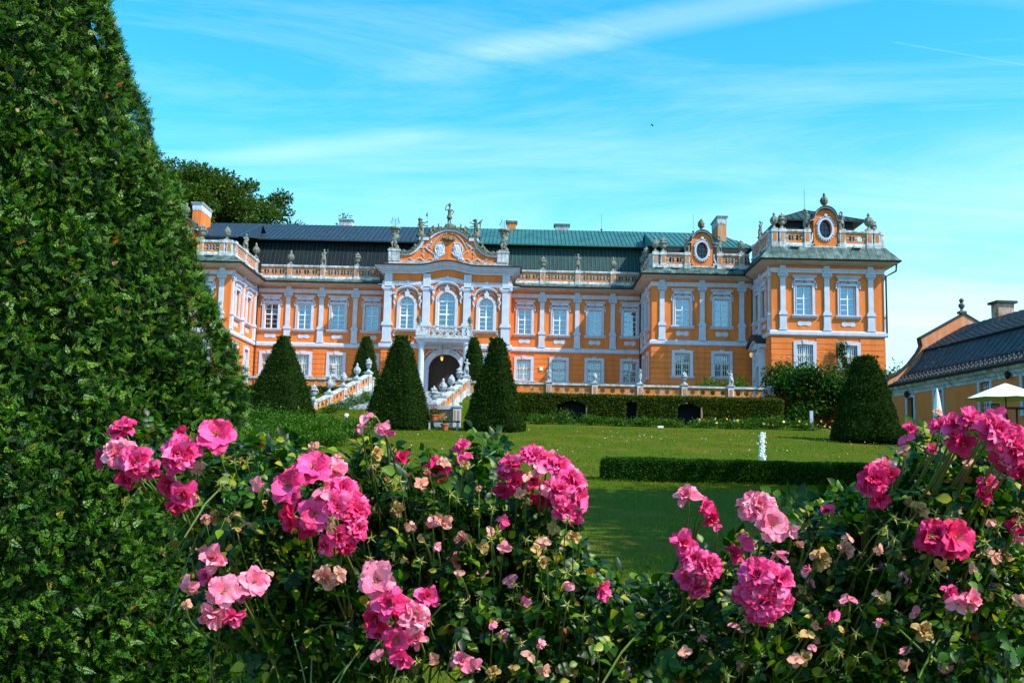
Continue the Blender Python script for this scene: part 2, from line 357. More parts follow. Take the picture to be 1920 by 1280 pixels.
HW = .59; UZ0, UZ1 = 12.35, 14.58; GZ0, GZ1 = 8.28, 10.12; GW = .60
def casing_upper():
    mb = MB(); w = .20
    mb.box(-HW - w, -HW, -.09, 0.01, UZ0, UZ1 + .21); mb.box(HW, HW + w, -.09, 0.01, UZ0, UZ1 + .21); mb.box(-HW, HW, -.09, 0.01, UZ1, UZ1 + .21)
    mb.box(-HW - .05, -HW, -.12, -.09, UZ0, UZ1 + .05); mb.box(HW, HW + .05, -.12, -.09, UZ0, UZ1 + .05); mb.box(-HW - .05, HW + .05, -.12, -.09, UZ1 + .0, UZ1 + .05)
    mb.prof(-HW - .36, HW + .36, [(0, 12.12), (.10, 12.12), (.14, 12.22), (.24, 12.26), (.24, 12.345), (0, 12.345)])
    # hood: flared neck below a flat cornice
    z = UZ1 + .36
    mb.prism([(-HW - .12, z), (HW + .12, z), (HW + .15, z + .16), (HW + .26, z + .24), (-HW - .26, z + .24), (-HW - .15, z + .16)], -.13, 0.01)
    mb.prof(-HW - .30, HW + .30, [(0, z + .24), (.2, z + .24), (.24, z + .30), (.32, z + .32), (.32, z + .37), (0, z + .40)])
    for s in (-1, 1):
        mb.lathe([(.02, -.06), (.1, -.06), (.1, .06), (.02, .06)], (s * (HW + .18), -.1, UZ1 + .28), 8); mb.box(s * (HW + .29) - .045, s * (HW + .29) + .045, -.13, .01, UZ1 - .2, UZ1 + .2, tx=.01)
        mb.tube([(s * .08, -.12, z - .03), (s * .3, -.1, z - .10), (s * .52, -.1, z - .13)], .035, 5)
    mb.ball((0, -.13, z + .12), .07, n=6, sc=(1.6, .6, 1))
    return mb
def sash(w, z0, z1, rows_low=3, rows_up=2, y=.17, split=.58):
    mb = MB(); f = .075
    mb.box(-w, -w + f, y, y + .06, z0, z1); mb.box(w - f, w, y, y + .06, z0, z1); mb.box(-w + f, w - f, y, y + .06, z0, z0 + f); mb.box(-w + f, w - f, y, y + .06, z1 - f, z1)
    zt = z0 + (z1 - z0) * split
    mb.box(-.04, .04, y - .02, y + .06, z0 + f, z1 - f); mb.box(-w + f, -.05, y - .015, y + .055, zt - .04, zt + .04); mb.box(.05, w - f, y - .015, y + .055, zt - .04, zt + .04)
    for a, b, r in ((z0 + f, zt - .05, rows_low), (zt + .05, z1 - f, rows_up)):
        for k in range(1, r):
            z = a + (b - a) * k / r
            for s in (-1, 1): mb.box(min(s * .05, s * (w - f)), max(s * .05, s * (w - f)), y + .01, y + .045, z - .016, z + .016)
    return mb
def pane_mesh(w, z0, z1, y=.215, arch=0):
    mb = MB()
    if not arch: mb.box(-w, w, y, y + .012, z0, z1)
    else: mb.prism([(-w, z0), (w, z0)] + arc(0, z1 - arch, w, arch, 0, 180, 16), y, y + .012)
    return mb
def drape_mesh(w, z0, z1, kind, arch=0):
    mb = MB(); y = .32
    def fold(xa, xb, pts):  # pts: [(z, x_edge)] wavy cloth from the jamb to x_edge
        n = 14
        for (za, ea), (zb, eb) in zip(pts, pts[1:]):
            for k in range(n):
                t0, t1 = k / n, (k + 1) / n; yy = lambda t: y + .03 * math.sin(t * 22 + xa)
                mb.face([(xa + (ea - xa) * t0, yy(t0), za), (xa + (ea - xa) * t1, yy(t1), za), (xa + (eb - xa) * t1, yy(t1), zb), (xa + (eb - xa) * t0, yy(t0), zb)])
    top = z1 + .05; h = top - z0
    for s in (-1, 1):
        if kind == 'half' and s > 0: continue
        if kind == 'swag': fold(s * w, 0, [(z0 - .02, s * w * .45), (z0 + h * .35, s * w * .62), (z0 + h * .6, s * w * .3), (top, s * .0)])
        else: fold(s * w, 0, [(z0 - .02, s * .02), (top, 0)])
    return mb
def grille_mesh(w, z0, z1):
    mb = MB(); y = .05
    for k in range(8): x = -w + 2 * w * (k + .5) / 8; mb.box(x - .016, x + .016, y, y + .032, z0 + .01, z1 - .01)
    for t in (.06, .30, .52, .60, .94): z = z0 + (z1 - z0) * t; mb.box(-w + .01, w - .01, y - .02, y - .001, z - .018, z + .018)
    for k in range(4):
        x = -w + 2 * w * (k + .5) / 4; mb.lathe([(.06, -.01), (.08, 0), (.06, .01)], (x, y, z0 + (z1 - z0) * .56), 6)
    return mb
def casing_ground():
    mb = MB(); w = .25; z0, z1 = GZ0, GZ1
    mb.box(-GW - w, -GW, -.11, .01, z0, z1 + w); mb.box(GW, GW + w, -.11, .01, z0, z1 + w); mb.box(-GW, GW, -.11, .01, z1, z1 + w)
    mb.prism([(-.13, z1 + .02), (.13, z1 + .02), (.2, z1 + w + .07), (-.2, z1 + w + .07)], -.16, .01)
    mb.prof(-GW - .36, GW + .36, [(0, z0 - .22), (.10, z0 - .2), (.2, z0 - .1), (.24, z0 - .08), (.24, z0 - .003), (0, z0 - .003)])
    return mb
def ring_plaque(kind):
    mb = MB()
    if kind == 0: p = [(-.55, 0), (-.35, .06), (-.18, .22), (0, .26), (.18, .22), (.35, .06), (.55, 0), (.35, -.06), (.18, -.22), (0, -.26), (-.18, -.22), (-.35, -.06)]
    else: p = [(-.58, 0), (-.5, .16), (-.3, .2), (-.12, .14), (.12, .14), (.3, .2), (.5, .16), (.58, 0), (.5, -.16), (.3, -.2), (.12, -.14), (-.12, -.14), (-.3, -.2), (-.5, -.16)]
    mb.prism([(x * .92, z + 11.72) for x, z in p], -.035, .01); return mb
def pilaster_mesh():
    mb = MB(); zt = 15.98
    mb.prism([(-.33, 11.18), (.33, 11.18), (.26, 11.4), (.26, 12.33), (-.26, 12.33), (-.26, 11.4)], -.17, .01)
    mb.box(-.34, .34, -.23, .01, 12.33, 12.42); mb.box(-.30, .30, -.19, .01, 12.42, 12.60, tx=.03)
    mb.box(-.19, .19, -.12, .01, 12.60, 15.14); mb.box(-.29, .29, -.16, .01, 15.14, 15.20)
    mb.box(-.30, .30, -.17, .01, 15.24, 15.40); mb.box(-.36, .36, -.20, .01, 15.46, 15.55)
    for s in (-1, 1):
        mb.prism(arc(s * .29, 15.36, .095, .095, 0, 330, 10), -.21, .01); mb.prism(arc(s * .29, 15.36, .04, .045, 0, 330, 8), -.235, -.212)
    mb.box(-.26, .26, -.14, .01, 15.40, 15.46); mb.box(-.225, .225, -.145, .01, 15.55, zt + .10)
    return mb
M_CASE, M_GCASE = casing_upper(), casing_ground()
me_of = lambda mb, n, mats, smooth=False: _pop(mb.build(n, mats, smooth=smooth))
def _pop(o): me = o.data; bpy.data.objects.remove(o); return me
ME = {'case': me_of(M_CASE, 'window', TRIM), 'gcase': me_of(M_GCASE, 'window', TRIM), 'sash': me_of(sash(HW, UZ0, UZ1), 'sash', SASH), 'gsash': me_of(sash(GW, GZ0, GZ1, 2, 1), 'sash', SASH),
      'pane': me_of(pane_mesh(HW, UZ0, UZ1), 'pane', GLASS), 'gpane': me_of(pane_mesh(GW, GZ0, GZ1), 'pane', GLASS), 'grille': me_of(grille_mesh(GW, GZ0, GZ1), 'grille', GRILLE),
      'full': me_of(drape_mesh(HW, UZ0, UZ1, 'full'), 'curtain', CURTAIN), 'swag': me_of(drape_mesh(HW, UZ0, UZ1, 'swag'), 'curtain', CURTAIN), 'half': me_of(drape_mesh(HW, UZ0, UZ1, 'half'), 'curtain', CURTAIN),
      'gfull': me_of(drape_mesh(GW, GZ0, GZ1, 'full'), 'curtain', CURTAIN), 'ghalf': me_of(drape_mesh(GW, GZ0, GZ1, 'half'), 'curtain', CURTAIN),
      'pil': me_of(pilaster_mesh(), 'pilaster', TRIM), 'pl0': me_of(ring_plaque(0), 'plaque', TRIM), 'pl1': me_of(ring_plaque(1), 'plaque', TRIM)}
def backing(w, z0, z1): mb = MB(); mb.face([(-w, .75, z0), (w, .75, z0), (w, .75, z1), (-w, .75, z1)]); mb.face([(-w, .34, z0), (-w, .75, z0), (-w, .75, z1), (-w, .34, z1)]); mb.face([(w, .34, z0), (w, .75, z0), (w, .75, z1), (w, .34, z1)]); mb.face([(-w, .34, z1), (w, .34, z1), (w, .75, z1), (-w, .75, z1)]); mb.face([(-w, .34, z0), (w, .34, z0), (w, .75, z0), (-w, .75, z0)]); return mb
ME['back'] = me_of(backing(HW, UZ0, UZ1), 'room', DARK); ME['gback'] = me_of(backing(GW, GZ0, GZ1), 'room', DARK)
def add_window(fr, x, z, upper, drape):
    names = ('case', 'sash', 'pane', 'back') if upper else ('gcase', 'gsash', 'gpane', 'gback')
    w = fr.at(link('window', ME[names[0]]), x, 0, z)
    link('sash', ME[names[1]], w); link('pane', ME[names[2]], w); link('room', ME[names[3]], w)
    if drape: link('curtain', ME[drape], w)
    if not upper: link('grille', ME['grille'], w)
    return w
def facade(fr, x0, x1, wins, pils, m0=0, m1=0, skirt=(16.85, .10), ground=True, rust=True, drapes=None, ztop=16.5, gwins=None, string=True):
    gw = wins if gwins is None else gwins
    mb = MB(); holes = [(x, HW, UZ0, UZ1, 0) for x in wins] + ([(x, GW, GZ0, GZ1, 0) for x in gw] if ground else [])
    wall(mb, x0, x1, 5.3, ztop, holes)
    if rust:
        z = 5.9; e0 = .04 if m0 > 0 else 0; e1 = .04 if m1 > 0 else 0
        while z < 10.6:
            zt = min(z + .43, 10.78); cuts = []
            for x in gw:
                if z < GZ1 + .30 and zt > GZ0 - .1: cuts.append((x - GW - .245, x + GW + .245))
            a = x0 - e0
            for c0, c1 in cuts + [(x1 + e1, None)]:
                if c0 > a + .02: mb.box(a, c0, -.045, .0, z, zt - .035)
                a = c1
            z += .43
    fr.put(mb, 'wall', ORANGE)
    mb = MB()
    mb.prof(x0, x1, [(0, 10.78), (.12, 10.78), (.17, 10.86), (.17, 11.08), (.05, 11.18), (0, 11.18)], 0, m0, m1); fr.put(mb, 'string_course', TRIM); mb = MB()
    # architrave band and cornice
    mb.prof(x0, x1, [(0, 15.56), (.06, 15.56), (.06, 15.72), (.10, 15.76), (.10, 15.88), (0, 15.88)], 0, m0, m1)
    mb.prof(x0, x1, [(0, 16.08), (.10, 16.10), (.35, 16.16), (.62, 16.24), (.86, 16.29), (.86, 16.34), (0, 16.4)], 1, m0, m1)
    fr.put(mb, 'cornice', [TRIM, SOFFIT])
    mb = MB()
    zs, vs = skirt
    mb.prof(x0, x1, [(.80, 16.345), (1.02, 16.345), (1.05, 16.43), (.98, 16.46), (.80, 16.46)], 1, m0, m1)
    mb.prof(x0, x1, [(1.0, 16.462), (vs, zs), (vs, zs - .3), (0.8, 16.36)], 0, m0, m1)
    n = int((x1 - x0) / .62)
    for k in range(n + 1):
        x = x0 + (x1 - x0) * k / n; mb.tube([(x, -1.0, 16.475), (x, -vs, zs + .012)], .02, 4)
    fr.put(mb, 'eave', [EAVEMETAL, GUTTER])
    for x in pils: fr.at(link('pilaster', ME['pil']), x)
    for i, x in enumerate(wins):
        d = (drapes[i] if drapes else random.choice(['full', 'swag', None, 'half', None]))
        add_window(fr, x, 0, True, d); fr.at(link('plaque', ME['pl%d' % ((i % 3) in (1, 2) and 0 or 1)]), x)
    if ground:
        for x in gw: add_window(fr, x, 0, False, random.choice(['gfull', 'ghalf', None, 'ghalf']))
def parapet(fr, x0, x1, piers, z0, z1, y0=-.05, y1=.22, spacing=.70, gaps=(), pitch=None):
    if gaps:
        g = gaps[0]; lp = [p for p in piers if p < g]; rp_ = [p for p in piers if p > g]
        parapet(fr, x0, max(lp) + .05, lp, z0, z1); parapet(fr, min(rp_) - .05, x1, rp_, z0, z1); return
    mb = MB(); h = z1 - z0; zb = z0 + .27 * h / 1.2; zr = z1 - .22
    segs = []; cs = sorted(piers); a = x0
    for p in cs: 
        if p - .26 > a + .1: segs.append((a, p - .26))
        a = p + .26
    if a < x1 - .1: segs.append((a, x1))
    for a, b in segs:
        if any(a < g < b for g in gaps): continue
        n = max(1, round((b - a) / spacing)); mb.prof(a, b, [(-y1, z0), (-y0 + .10, z0), (-y0 + .10, z0 + .12), (-y0 + .04, zb - .05), (-y0 + .04, zb), (-y1, zb)], 0)
        e = .12; panel(mb, a + e, b - e, zb, zr, y0, y1, n, .235, .235, 1); mb.box(a, a + e, y0, y1, zb, zr, 1); mb.box(b - e, b, y0, y1, zb, zr, 1)
        w = (b - a - 2 * e) / n; zc = (zb + zr) / 2
        for k in range(n + 1):
            xx = a + e + k * w; mb.box(max(a, xx - .12), min(b, xx + .12), y0 - .03, y0 + .05, zc - .03, zc + .03, 0)
        for k in range(n):
            xx = a + e + (k + .5) * w; mb.tube([(xx - .05, y0 - .0, zc + .2), (xx + .07, y0, zc + .09), (xx - .04, y0, zc), (xx + .07, y0, zc - .1), (xx - .04, y0, zc - .2)], .035, 5, 0)
        mb.prof(a, b, [(-y1 - .03, zr), (-y0 + .05, zr), (-y0 + .11, zr + .08), (-y0 + .11, z1 - .04), (-y0 + .04, z1), (-y1 - .03, z1)], 0)
        mb.box((a + b) / 2 - .3, (a + b) / 2 + .3, y0 - .45, y0 - .102, z0 - .10, z0 + .04, 0)
    for p in cs:
        mb.box(p - .26, p + .26, y0 - .16, y1 + .05, z0 - .1, zb + .02, 0, .0, .0); mb.box(p - .22, p + .22, y0 - .12, y1 + .02, zb + .02, zr - .0, 0)
        mb.box(p - .13, p + .13, y0 - .135, y0 - .118, zb + .1, zr - .08, 1); mb.box(p - .27, p + .27, y0 - .17, y1 + .06, zr, z1 + .03, 0, .02, .02)
    fr.put(mb, 'parapet', [TRIM_OLD, ORANGE_OLD])
def side_z(z): return z

XL, XR = -23.7, 10.15
F_ML = Fr(0, 90); F_MR = Fr(0, 90)
facade(F_ML, XL, -12.15, [-22.33, -19.4, -16.45, -13.5], [-20.88, -17.95, -14.97], m0=-1, m1=-1, drapes=[None, 'swag', 'half', 'full'])
facade(F_MR, -1.4, XR, [-.08, 2.98, 6.05, 9.12], [1.42, 4.5, 7.6], m0=-1, m1=-1, drapes=[None, 'swag', 'full', 'half'])
parapet(F_ML, XL + .3, -12.9, [-20.88, -17.95, -14.97], 16.8, 18.03)
parapet(F_MR, -.95, XR - .3, [1.42, 4.5, 7.6], 16.8, 18.03)
# right middle wing
F_RM = Fr(0, 83); facade(F_RM, XR, 18.35, [12.62, 15.78], [10.97, 14.2, 17.38], m0=1, m1=-1, skirt=(17.1, .12), drapes=['swag', 'half'])
parapet(F_RM, XR, 18.0, [10.42, 11.05, 13.0, 15.63, 17.38], 17.1, 18.32, gaps=(14.3,))
F_RMs = Fr(XR, 90, -math.pi / 2)      # faces the court (towards -X); local x grows towards the camera
facade(F_RMs, 0, 7, [2.0, 4.9], [.5, 3.45], m0=-1, m1=1, skirt=(17.1, .12), drapes=[None, None])
parapet(F_RMs, .3, 6.85, [.9, 3.4, 6.5], 17.0, 18.25)
# right tower
F_T = Fr(0, 77, 0, .12); facade(F_T, 18.35, 26.75, [20.8, 24.07], [19.2, 22.48, 25.75], m0=1, m1=1, skirt=(17.55, .15), drapes=['half', 'full'], ztop=16.9)
parapet(F_T, 18.35, 26.6, [18.62, 19.2, 21.08, 23.72, 25.75, 26.3], 17.55, 18.85, gaps=(22.4,))
F_Tl = Fr(18.35, 83, -math.pi / 2, .12); facade(F_Tl, 0, 6, [1.4, 3.7], [.35, 2.55, 5.6], m0=-1, m1=1, skirt=(17.55, .15), drapes=[None, 'full'], ztop=16.9, gwins=[])
parapet(F_Tl, .2, 5.85, [.5, 2.9, 5.55], 17.5, 18.85)
F_Tr = Fr(26.75, 77, math.pi / 2, .12); facade(F_Tr, 0, 9, [2.5, 6.5], [.4, 4.5], m0=1, m1=0, skirt=(17.55, .15), ztop=16.9)
parapet(F_Tr, .15, 8.8, [.45, 3, 6, 8.5], 17.5, 18.85)
# left wing
F_LF = Fr(0, 82); facade(F_LF, -33.0, XL, [-31.2, -25.85], [-32.5, -28.2, -24.45], m0=0, m1=1, skirt=(17.1, .12))
parapet(F_LF, -33, XL, [-28.9, -26.3, -24.55, -24.0], 17.1, 18.32, gaps=(-27.8,))
F_LS = Fr(XL, 82, math.pi / 2); facade(F_LS, 0, 8, [1.85, 5.35], [.42, 3.6, 7.4], m0=1, m1=-1, skirt=(17.1, .12), drapes=['full', 'full'])
parapet(F_LS, .1, 7.7, [.35, 3.6, 7.0], 17.05, 18.3)
# downpipes
for x, y in ((XL + .16, 89.8), (XR - .16, 89.8), (18.2, 82.8), (26.9, 76.9)):
    mb = MB(); off = 1 if y < 78 else 0
    mb.tube([(off * .75 + 0, -.2, 16.4 - CO.z + .1), (off * .7, -.2, 15.9 - CO.z), (0, 0, 15.5 - CO.z), (0, 0, 10.9 - CO.z if off else .3)], .07, 6)
    place(mb.build('downpipe', GUTTER), x, y, 5.4)

# ---------------------------------------------------------------- central pavilion
CX = -6.8; F_C = Fr(0, 88)
cp = [-11.86, -8.55, -5.05, -1.74]; CW = {-10.2: (.62, 12.3, 15.05), -6.8: (.72, 12.25, 15.5), -3.4: (.62, 12.3, 15.05)}
mb = MB(); wall(mb, CX - 5.5, CX + 5.5, 5.3, 18.0, [(x, w, a, b, w * .95) for x, (w, a, b) in CW.items()] + [(CX, 1.38, 5.5, 10.2, 1.38), (CX - 3.6, GW, GZ0, GZ1, 0), (CX + 3.6, GW, GZ0, GZ1, 0)], rev=.4)
z = 5.9
while z < 10.6:
    zt = min(z + .43, 10.74); cuts = sorted([(CX - 1.95, CX + 1.95)] + ([(CX - 3.6 - .85, CX - 3.6 + .85), (CX + 3.6 - .85, CX + 3.6 + .85)] if z < 10.4 and zt > 8.15 else [])); a = CX - 5.5
    for c0, c1 in cuts + [(CX + 5.5, None)]:
        if c0 > a + .02: mb.box(a, c0, -.045, 0, z, zt - .035)
        a = c1
    z += .43
F_C.put(mb, 'wall', ORANGE)
for sx in (-1, 1):
    mb = MB(); X = CX + sx * 5.5; mb.face([(X, 0, 5.3), (X, 2.2, 5.3), (X, 2.2, 17.9), (X, 0, 17.9)])
    z = 5.9
    while z < 10.6: mb.box(min(X, X + sx * .04), max(X, X + sx * .04), 0.0, 1.99, z, min(z + .395, 10.7)); z += .43
    F_C.put(mb, 'wall', ORANGE)
    add_window(F_C, CX + sx * 3.6, 0, False, 'gfull')
def cen_z(x, base, rise=.42, half=2.6):
    """wave of the central cornice: swells over the middle bay"""
    t = (x - CX) / half
    return base + (rise * .5 * (1 + math.cos(math.pi * t)) if abs(t) < 1 else 0)
mb = MB(); xs = [CX - 5.56 + 11.12 * k / 60 for k in range(61)]
def wave(z0, z1, y, m, rise=.42, y1=.01, ext=0):
    X = [CX - 5.56 - ext + (11.12 + 2 * ext) * k / 60 for k in range(61)]
    mb.band([(x, cen_z(x, z1, rise)) for x in X], [(x, cen_z(x, z0, rise)) for x in X], -y, y1, m)
mb.prof(CX - 5.5, CX + 5.5, [(0, 10.62), (.14, 10.62), (.2, 10.72), (.2, 11.0), (.06, 11.12), (0, 11.12)], 0, 1, 1); F_C.put(mb, 'string_course', TRIM); mb = MB()
wave(16.05, 16.42, .10, 0); wave(16.14, 16.20, .13, 0)
wave(17.10, 17.28, .18, 0, ext=.12); wave(17.28, 17.42, .36, 0, ext=.3); wave(17.42, 17.58, .55, 0, ext=.5); wave(17.58, 17.70, .72, 0, ext=.68)
for sx in (-1, 1):
    for (za, zb_, v) in ((16.05, 16.42, .10), (17.10, 17.28, .18), (17.28, 17.42, .36), (17.42, 17.58, .55), (17.58, 17.70, .72)):
        xa = CX + sx * 5.5; mb.box(min(xa, xa + sx * v), max(xa, xa + sx * v), .012, 1.9, za, zb_, 0)
    mb.prof(0, 0, [(0, 0), (0, 0)], 0) if False else None
F_C.put(mb, 'cornice', [TRIM, SOFFIT])
mb = MB(); wave(17.702, 17.80, .86, 0, ext=.82, y1=2.2)
F_C.put(mb, 'eave', [GUTTER])
for i, x in enumerate(cp):
    mb = MB(); 
    mb.prism([(-.48, 11.12), (.48, 11.12), (.37, 11.42), (.37, 12.55), (-.37, 12.55), (-.37, 11.42)], -.24, .01)
    mb.box(-.5, .5, -.32, .01, 12.55, 12.66); mb.box(-.46, .46, -.28, .01, 12.66, 12.86, tx=.05); mb.box(-.315, .315, -.18, .01, 12.86, 15.62)
    mb.box(-.40, .40, -.22, .01, 15.62, 15.68); mb.box(-.40, .40, -.24, .01, 15.72, 15.90); mb.box(-.52, .52, -.28, .01, 15.95, 16.04)
    for s in (-1, 1): mb.prism(arc(s * .43, 15.84, .14, .14, 0, 330, 12), -.29, .01); mb.prism(arc(s * .43, 15.84, .06, .06, 0, 330, 8), -.32, -.292)
    mb.box(-.32, .32, -.2, .01, 16.04, 17.08)
    F_C.put(mb, 'pilaster', TRIM, x=x)
def relief(mb, pts, r=.045, m=0, y=-.05, bumps=True, n=5):
    """a moulded scroll: thin tube with beads along it"""
    P3 = [(x, y, z) for x, z in pts]; mb.tube(P3, [r * (1 - .55 * abs(2 * k / (len(P3) - 1) - 1)) for k in range(len(P3))], n, m)
    if bumps:
        for k in range(0, len(P3), 2): mb.ball(P3[k], r * 1.45, m, 4, (1.1, .7, 1))
for x, (w, a, b) in CW.items():
    mb = MB(); rise = w * .95; sp = b - rise; cw = .24
    mb.box(x - w - cw, x - w, -.1, .01, a, sp); mb.box(x + w, x + w + cw, -.1, .01, a, sp)
    mb.band(arc(x, sp, w + cw, rise + cw, 180, 0, 20), arc(x, sp, w, rise, 180, 0, 20), -.1, .01)
    mb.band(arc(x, sp, w + .07, rise + .07, 180, 0, 20), arc(x, sp, w, rise, 180, 0, 20), -.14, -.1)
    mb.prof(x - w - .42, x + w + .42, [(0, a - .22), (.12, a - .2), (.2, a - .1), (.28, a - .08), (.28, a), (0, a)])
    mb.prism([(x - .14, b + .02), (x + .14, b + .02), (x + .22, b + .42), (x, b + .52), (x - .22, b + .42)], -.2, .01)
    # curved hood on scroll brackets
    hw = w + .62; hz = b + .12
    H = [(x - hw, hz), (x - hw * .78, hz)] + [(x + hw * .78 * math.cos(math.radians(t)), hz + .62 * math.sin(math.radians(t))) for t in range(165, 10, -12)] + [(x + hw * .78, hz), (x + hw, hz)]
    up = lambda P, d: [(p[0], p[1] + d) for p in P]
    mb.band(up(H, .12), H, -.22, .01); mb.band(up(H, .22), up(H, .122), -.32, .01)
    for s in (-1, 1):
        mb.tube([(x + s * (hw - .14), -.12, hz - .02), (x + s * (hw - .2), -.2, hz - .25), (x + s * (hw - .06), -.12, hz - .5), (x + s * (hw - .2), -.1, hz - .8), (x + s * (hw - .1), -.06, hz - 1.05)], [.11, .1, .08, .07, .04], 6)
        relief(mb, [(x + s * t * .95, hz + 1.18 - t * t * .33) for t in [k / 8 for k in range(9)]], .055)
        relief(mb, [(x + s * (.15 + t * .55), hz + .42 - t * t * .3) for t in [k / 6 for k in range(7)]], .035)
        relief(mb, [(x + s * (w + .36), a - .25), (x + s * (w + .48), a - .5), (x + s * (w + .3), a - .75), (x + s * (w + .42), a - 1.0)], .075)
    mb.ball((x, -.1, hz + 1.2), .16, 0, 5, (1, .6, 1)); mb.ball((x, -.16, hz + .45), .12, 0, 5, (1, .6, 1))
    win = F_C.put(mb, 'window', TRIM)
    s = MB(); f = .08; y = .2
    s.box(x - w, x - w + f, y, y + .06, a, sp); s.box(x + w - f, x + w, y, y + .06, a, sp); s.box(x - .05, x + .05, y - .02, y + .06, a, sp)
    for z, h in ((a + .04, .05), (sp - .02, .06), (a + (sp - a) * .55, .06)): s.box(x - w + f, x + w - f, y - .015 - h * .1, y + .055, z - h, z + h)
    for t in (.18, .37, .7, .85): s.box(x - w + f, x + w - f, y + .01, y + .04, a + (sp - a) * t - .016, a + (sp - a) * t + .016)
    s.band(arc(x, sp, w, rise, 180, 0, 16), arc(x, sp, w - f, rise - f, 180, 0, 16), y, y + .06)
    for t in (50, 90, 130): c, q = math.cos(math.radians(t)), math.sin(math.radians(t)); s.tube([(x, y + .03, sp), (x + w * c * .95, y + .03, sp + rise * q * .95)], .022, 4)
    place(s.build('sash', SASH), 0, 0, 0); so = castle.children[-1] if False else bpy.context.scene.objects[-1]
    SUB = []
    def sub(mbx, nm, mt):
        o = mbx.build(nm, mt); o.parent = win; return o
    bpy.data.objects.remove(so) if False else None
    for o in [o for o in castle.children if o.name.startswith('sash') and o.parent == castle]: o.parent = win; o.location = (0, 0, 0)
    p = MB(); p.prism([(x - w, a), (x + w, a)] + arc(x, sp, w, rise, 0, 180, 16), .245, .257); sub(p, 'pane', GLASS)
    d = drape_mesh(w, a, b, 'swag'); d.V = [(v[0] + x, v[1] + .05, v[2]) for v in d.V]; sub(d, 'curtain', CURTAIN)
    r = MB(); r.box(x - w - .1, x + w + .1, .9, .95, a - .1, b + .1); sub(r, 'room', DARK)

# gable above the centre
gob = [(-11.0, 19.02), (-10.6, 18.98), (-10.1, 19.08), (-9.7, 19.32), (-9.35, 19.72), (-9.15, 20.18), (-9.08, 20.42)]
mound = [(-8.55, 20.42), (-8.3, 20.68), (-7.9, 20.95), (-7.4, 21.14), (-6.8, 21.22)]
half_l = gob + [(-8.72, 20.42)] + mound[1:]
mir = lambda P: [(2 * CX - x, z) for x, z in reversed(P)]
outl = half_l + mir(half_l)[1:]
mb = MB(); mb.prism([(CX - 4.2, 18.22), ] + [(x, z - .02) for x, z in outl] + [(CX + 4.2, 18.22)], .25, 1.0, 0)
F_C.put(mb, 'gable', ORANGE); gable = castle.children[-1]
gable = [o for o in castle.children if o.name == 'gable'][0]
def gsub(mbx, nm, mt, smooth=False):
    o = mbx.build(nm, mt, smooth=smooth); o.parent = gable; return o
mb = MB(); mb.box(CX - 5.15, CX + 5.15, .1, 1.1, 17.80, 18.24); gsub(mb, 'base', TRIM_OLD)
for s in (-1, 1): mb = MB(); a = CX + s * 4.7; mb.box(a - .48, a + .48, .05, 1.15, 18.242, 19.1); mb.box(a - .55, a + .55, 0, 1.2, 19.1, 19.24); gsub(mb, 'pier', TRIM_OLD)
mb = MB()
def offs(P, d):
    out = []
    for k in range(len(P)):
        a, b = Vector(P[max(k - 1, 0)]), Vector(P[min(k + 1, len(P) - 1)]); t = (b - a).normalized(); out.append((P[k][0] - t.y * d, P[k][1] + t.x * d))
    return out
for P in (gob, mir(gob), mound + mir(mound)[1:]):
    mb.band(P, offs(P, -.26), .12, 1.02); mb.band(offs(P, .09), offs(P, -.08), .02, 1.1, 1)
for s in (-1, 1): c = CX + s * 2.15; mb.box(min(c - .5, c + .5), max(c - .5, c + .5), .02, 1.15, 20.42, 20.52, 1); mb.box(c - .42, c + .42, .06, 1.1, 20.10, 20.42, 0)
gsub(mb, 'moulding', [TRIM, STONE_DARK])
def crest(mb):
    for s in (-1, 1):
        path = [(.62, .28, 19.72, .30), (.72, .26, 19.45, .40), (.74, .26, 19.15, .40), (.82, .26, 18.88, .33), (1.0, .26, 18.66, .25), (1.2, .25, 18.5, .16)]
        for px, py, pz, pr in path: mb.ball((CX + s * px, py, pz), pr, n=8, sc=(1, .30, 1))
        for k in range(60):
            q = path[k % 5]; t = k * 2.4; rr = q[3] * (.25 + .65 * ((k * .37) % 1)); mb.ball((CX + s * q[0] + rr * math.cos(t), q[1] - q[3] * .26, q[2] + rr * math.sin(t)), .045, n=4)
        for k in range(20):
            t = math.radians(120 - 14 * k); mb.ball((CX + s * (.72 + .47 * math.cos(t)), .2, 19.35 + .58 * math.sin(t)), .07, n=4)
o = link('coat_of_arms', fuse('coat_of_arms', crest, TRIM, .03), gable)
def crown(mb):
    mb.lathe([(.45, 0), (.55, .12), (.5, .2)], (CX, .2, 20.1), 12, sy=.5)
    for k in range(7): mb.ball((CX - .54 + .18 * k, .06 + .04 * abs(k - 3), 20.42 - .02 * abs(k - 3)), .07, n=5, sc=(1, 1, 1.6))
link('crown', fuse('crown', crown, STONE_DARK, .04), gable)
mb = MB()
for s in (-1, 1):
    relief(mb, [(CX + s * (1.5 + .45 * math.sin(t)), 19.9 - .26 * t) for t in [k * .45 for k in range(9)]], .045, y=.2)
    relief(mb, [(CX + s * (1.55 + .75 * (1 - math.cos(t)) / 1.0), 20.0 - .55 * math.sin(t)) for t in [k * .3 for k in range(10)]], .040, y=.2)
    relief(mb, [(CX + s * (1.35 + .16 * k), 18.42 + .13 * math.sin(k * 1.1)) for k in range(14)], .038, y=.2)
    relief(mb, [(CX + s * (1.0 + .25 * math.sin(k)), 18.5 + .16 * k) for k in range(8)], .038, y=.2)
    relief(mb, [(CX + s * (2.2 + .1 * math.sin(k * 2)), 19.4 - .12 * k) for k in range(7)], .032, y=.2)
    relief(mb, [(CX + s * (.25 + .22 * k), 20.75 - .035 * k * k) for k in range(7)], .038, y=.2)
gsub(mb, 'stucco_scroll', TRIM)
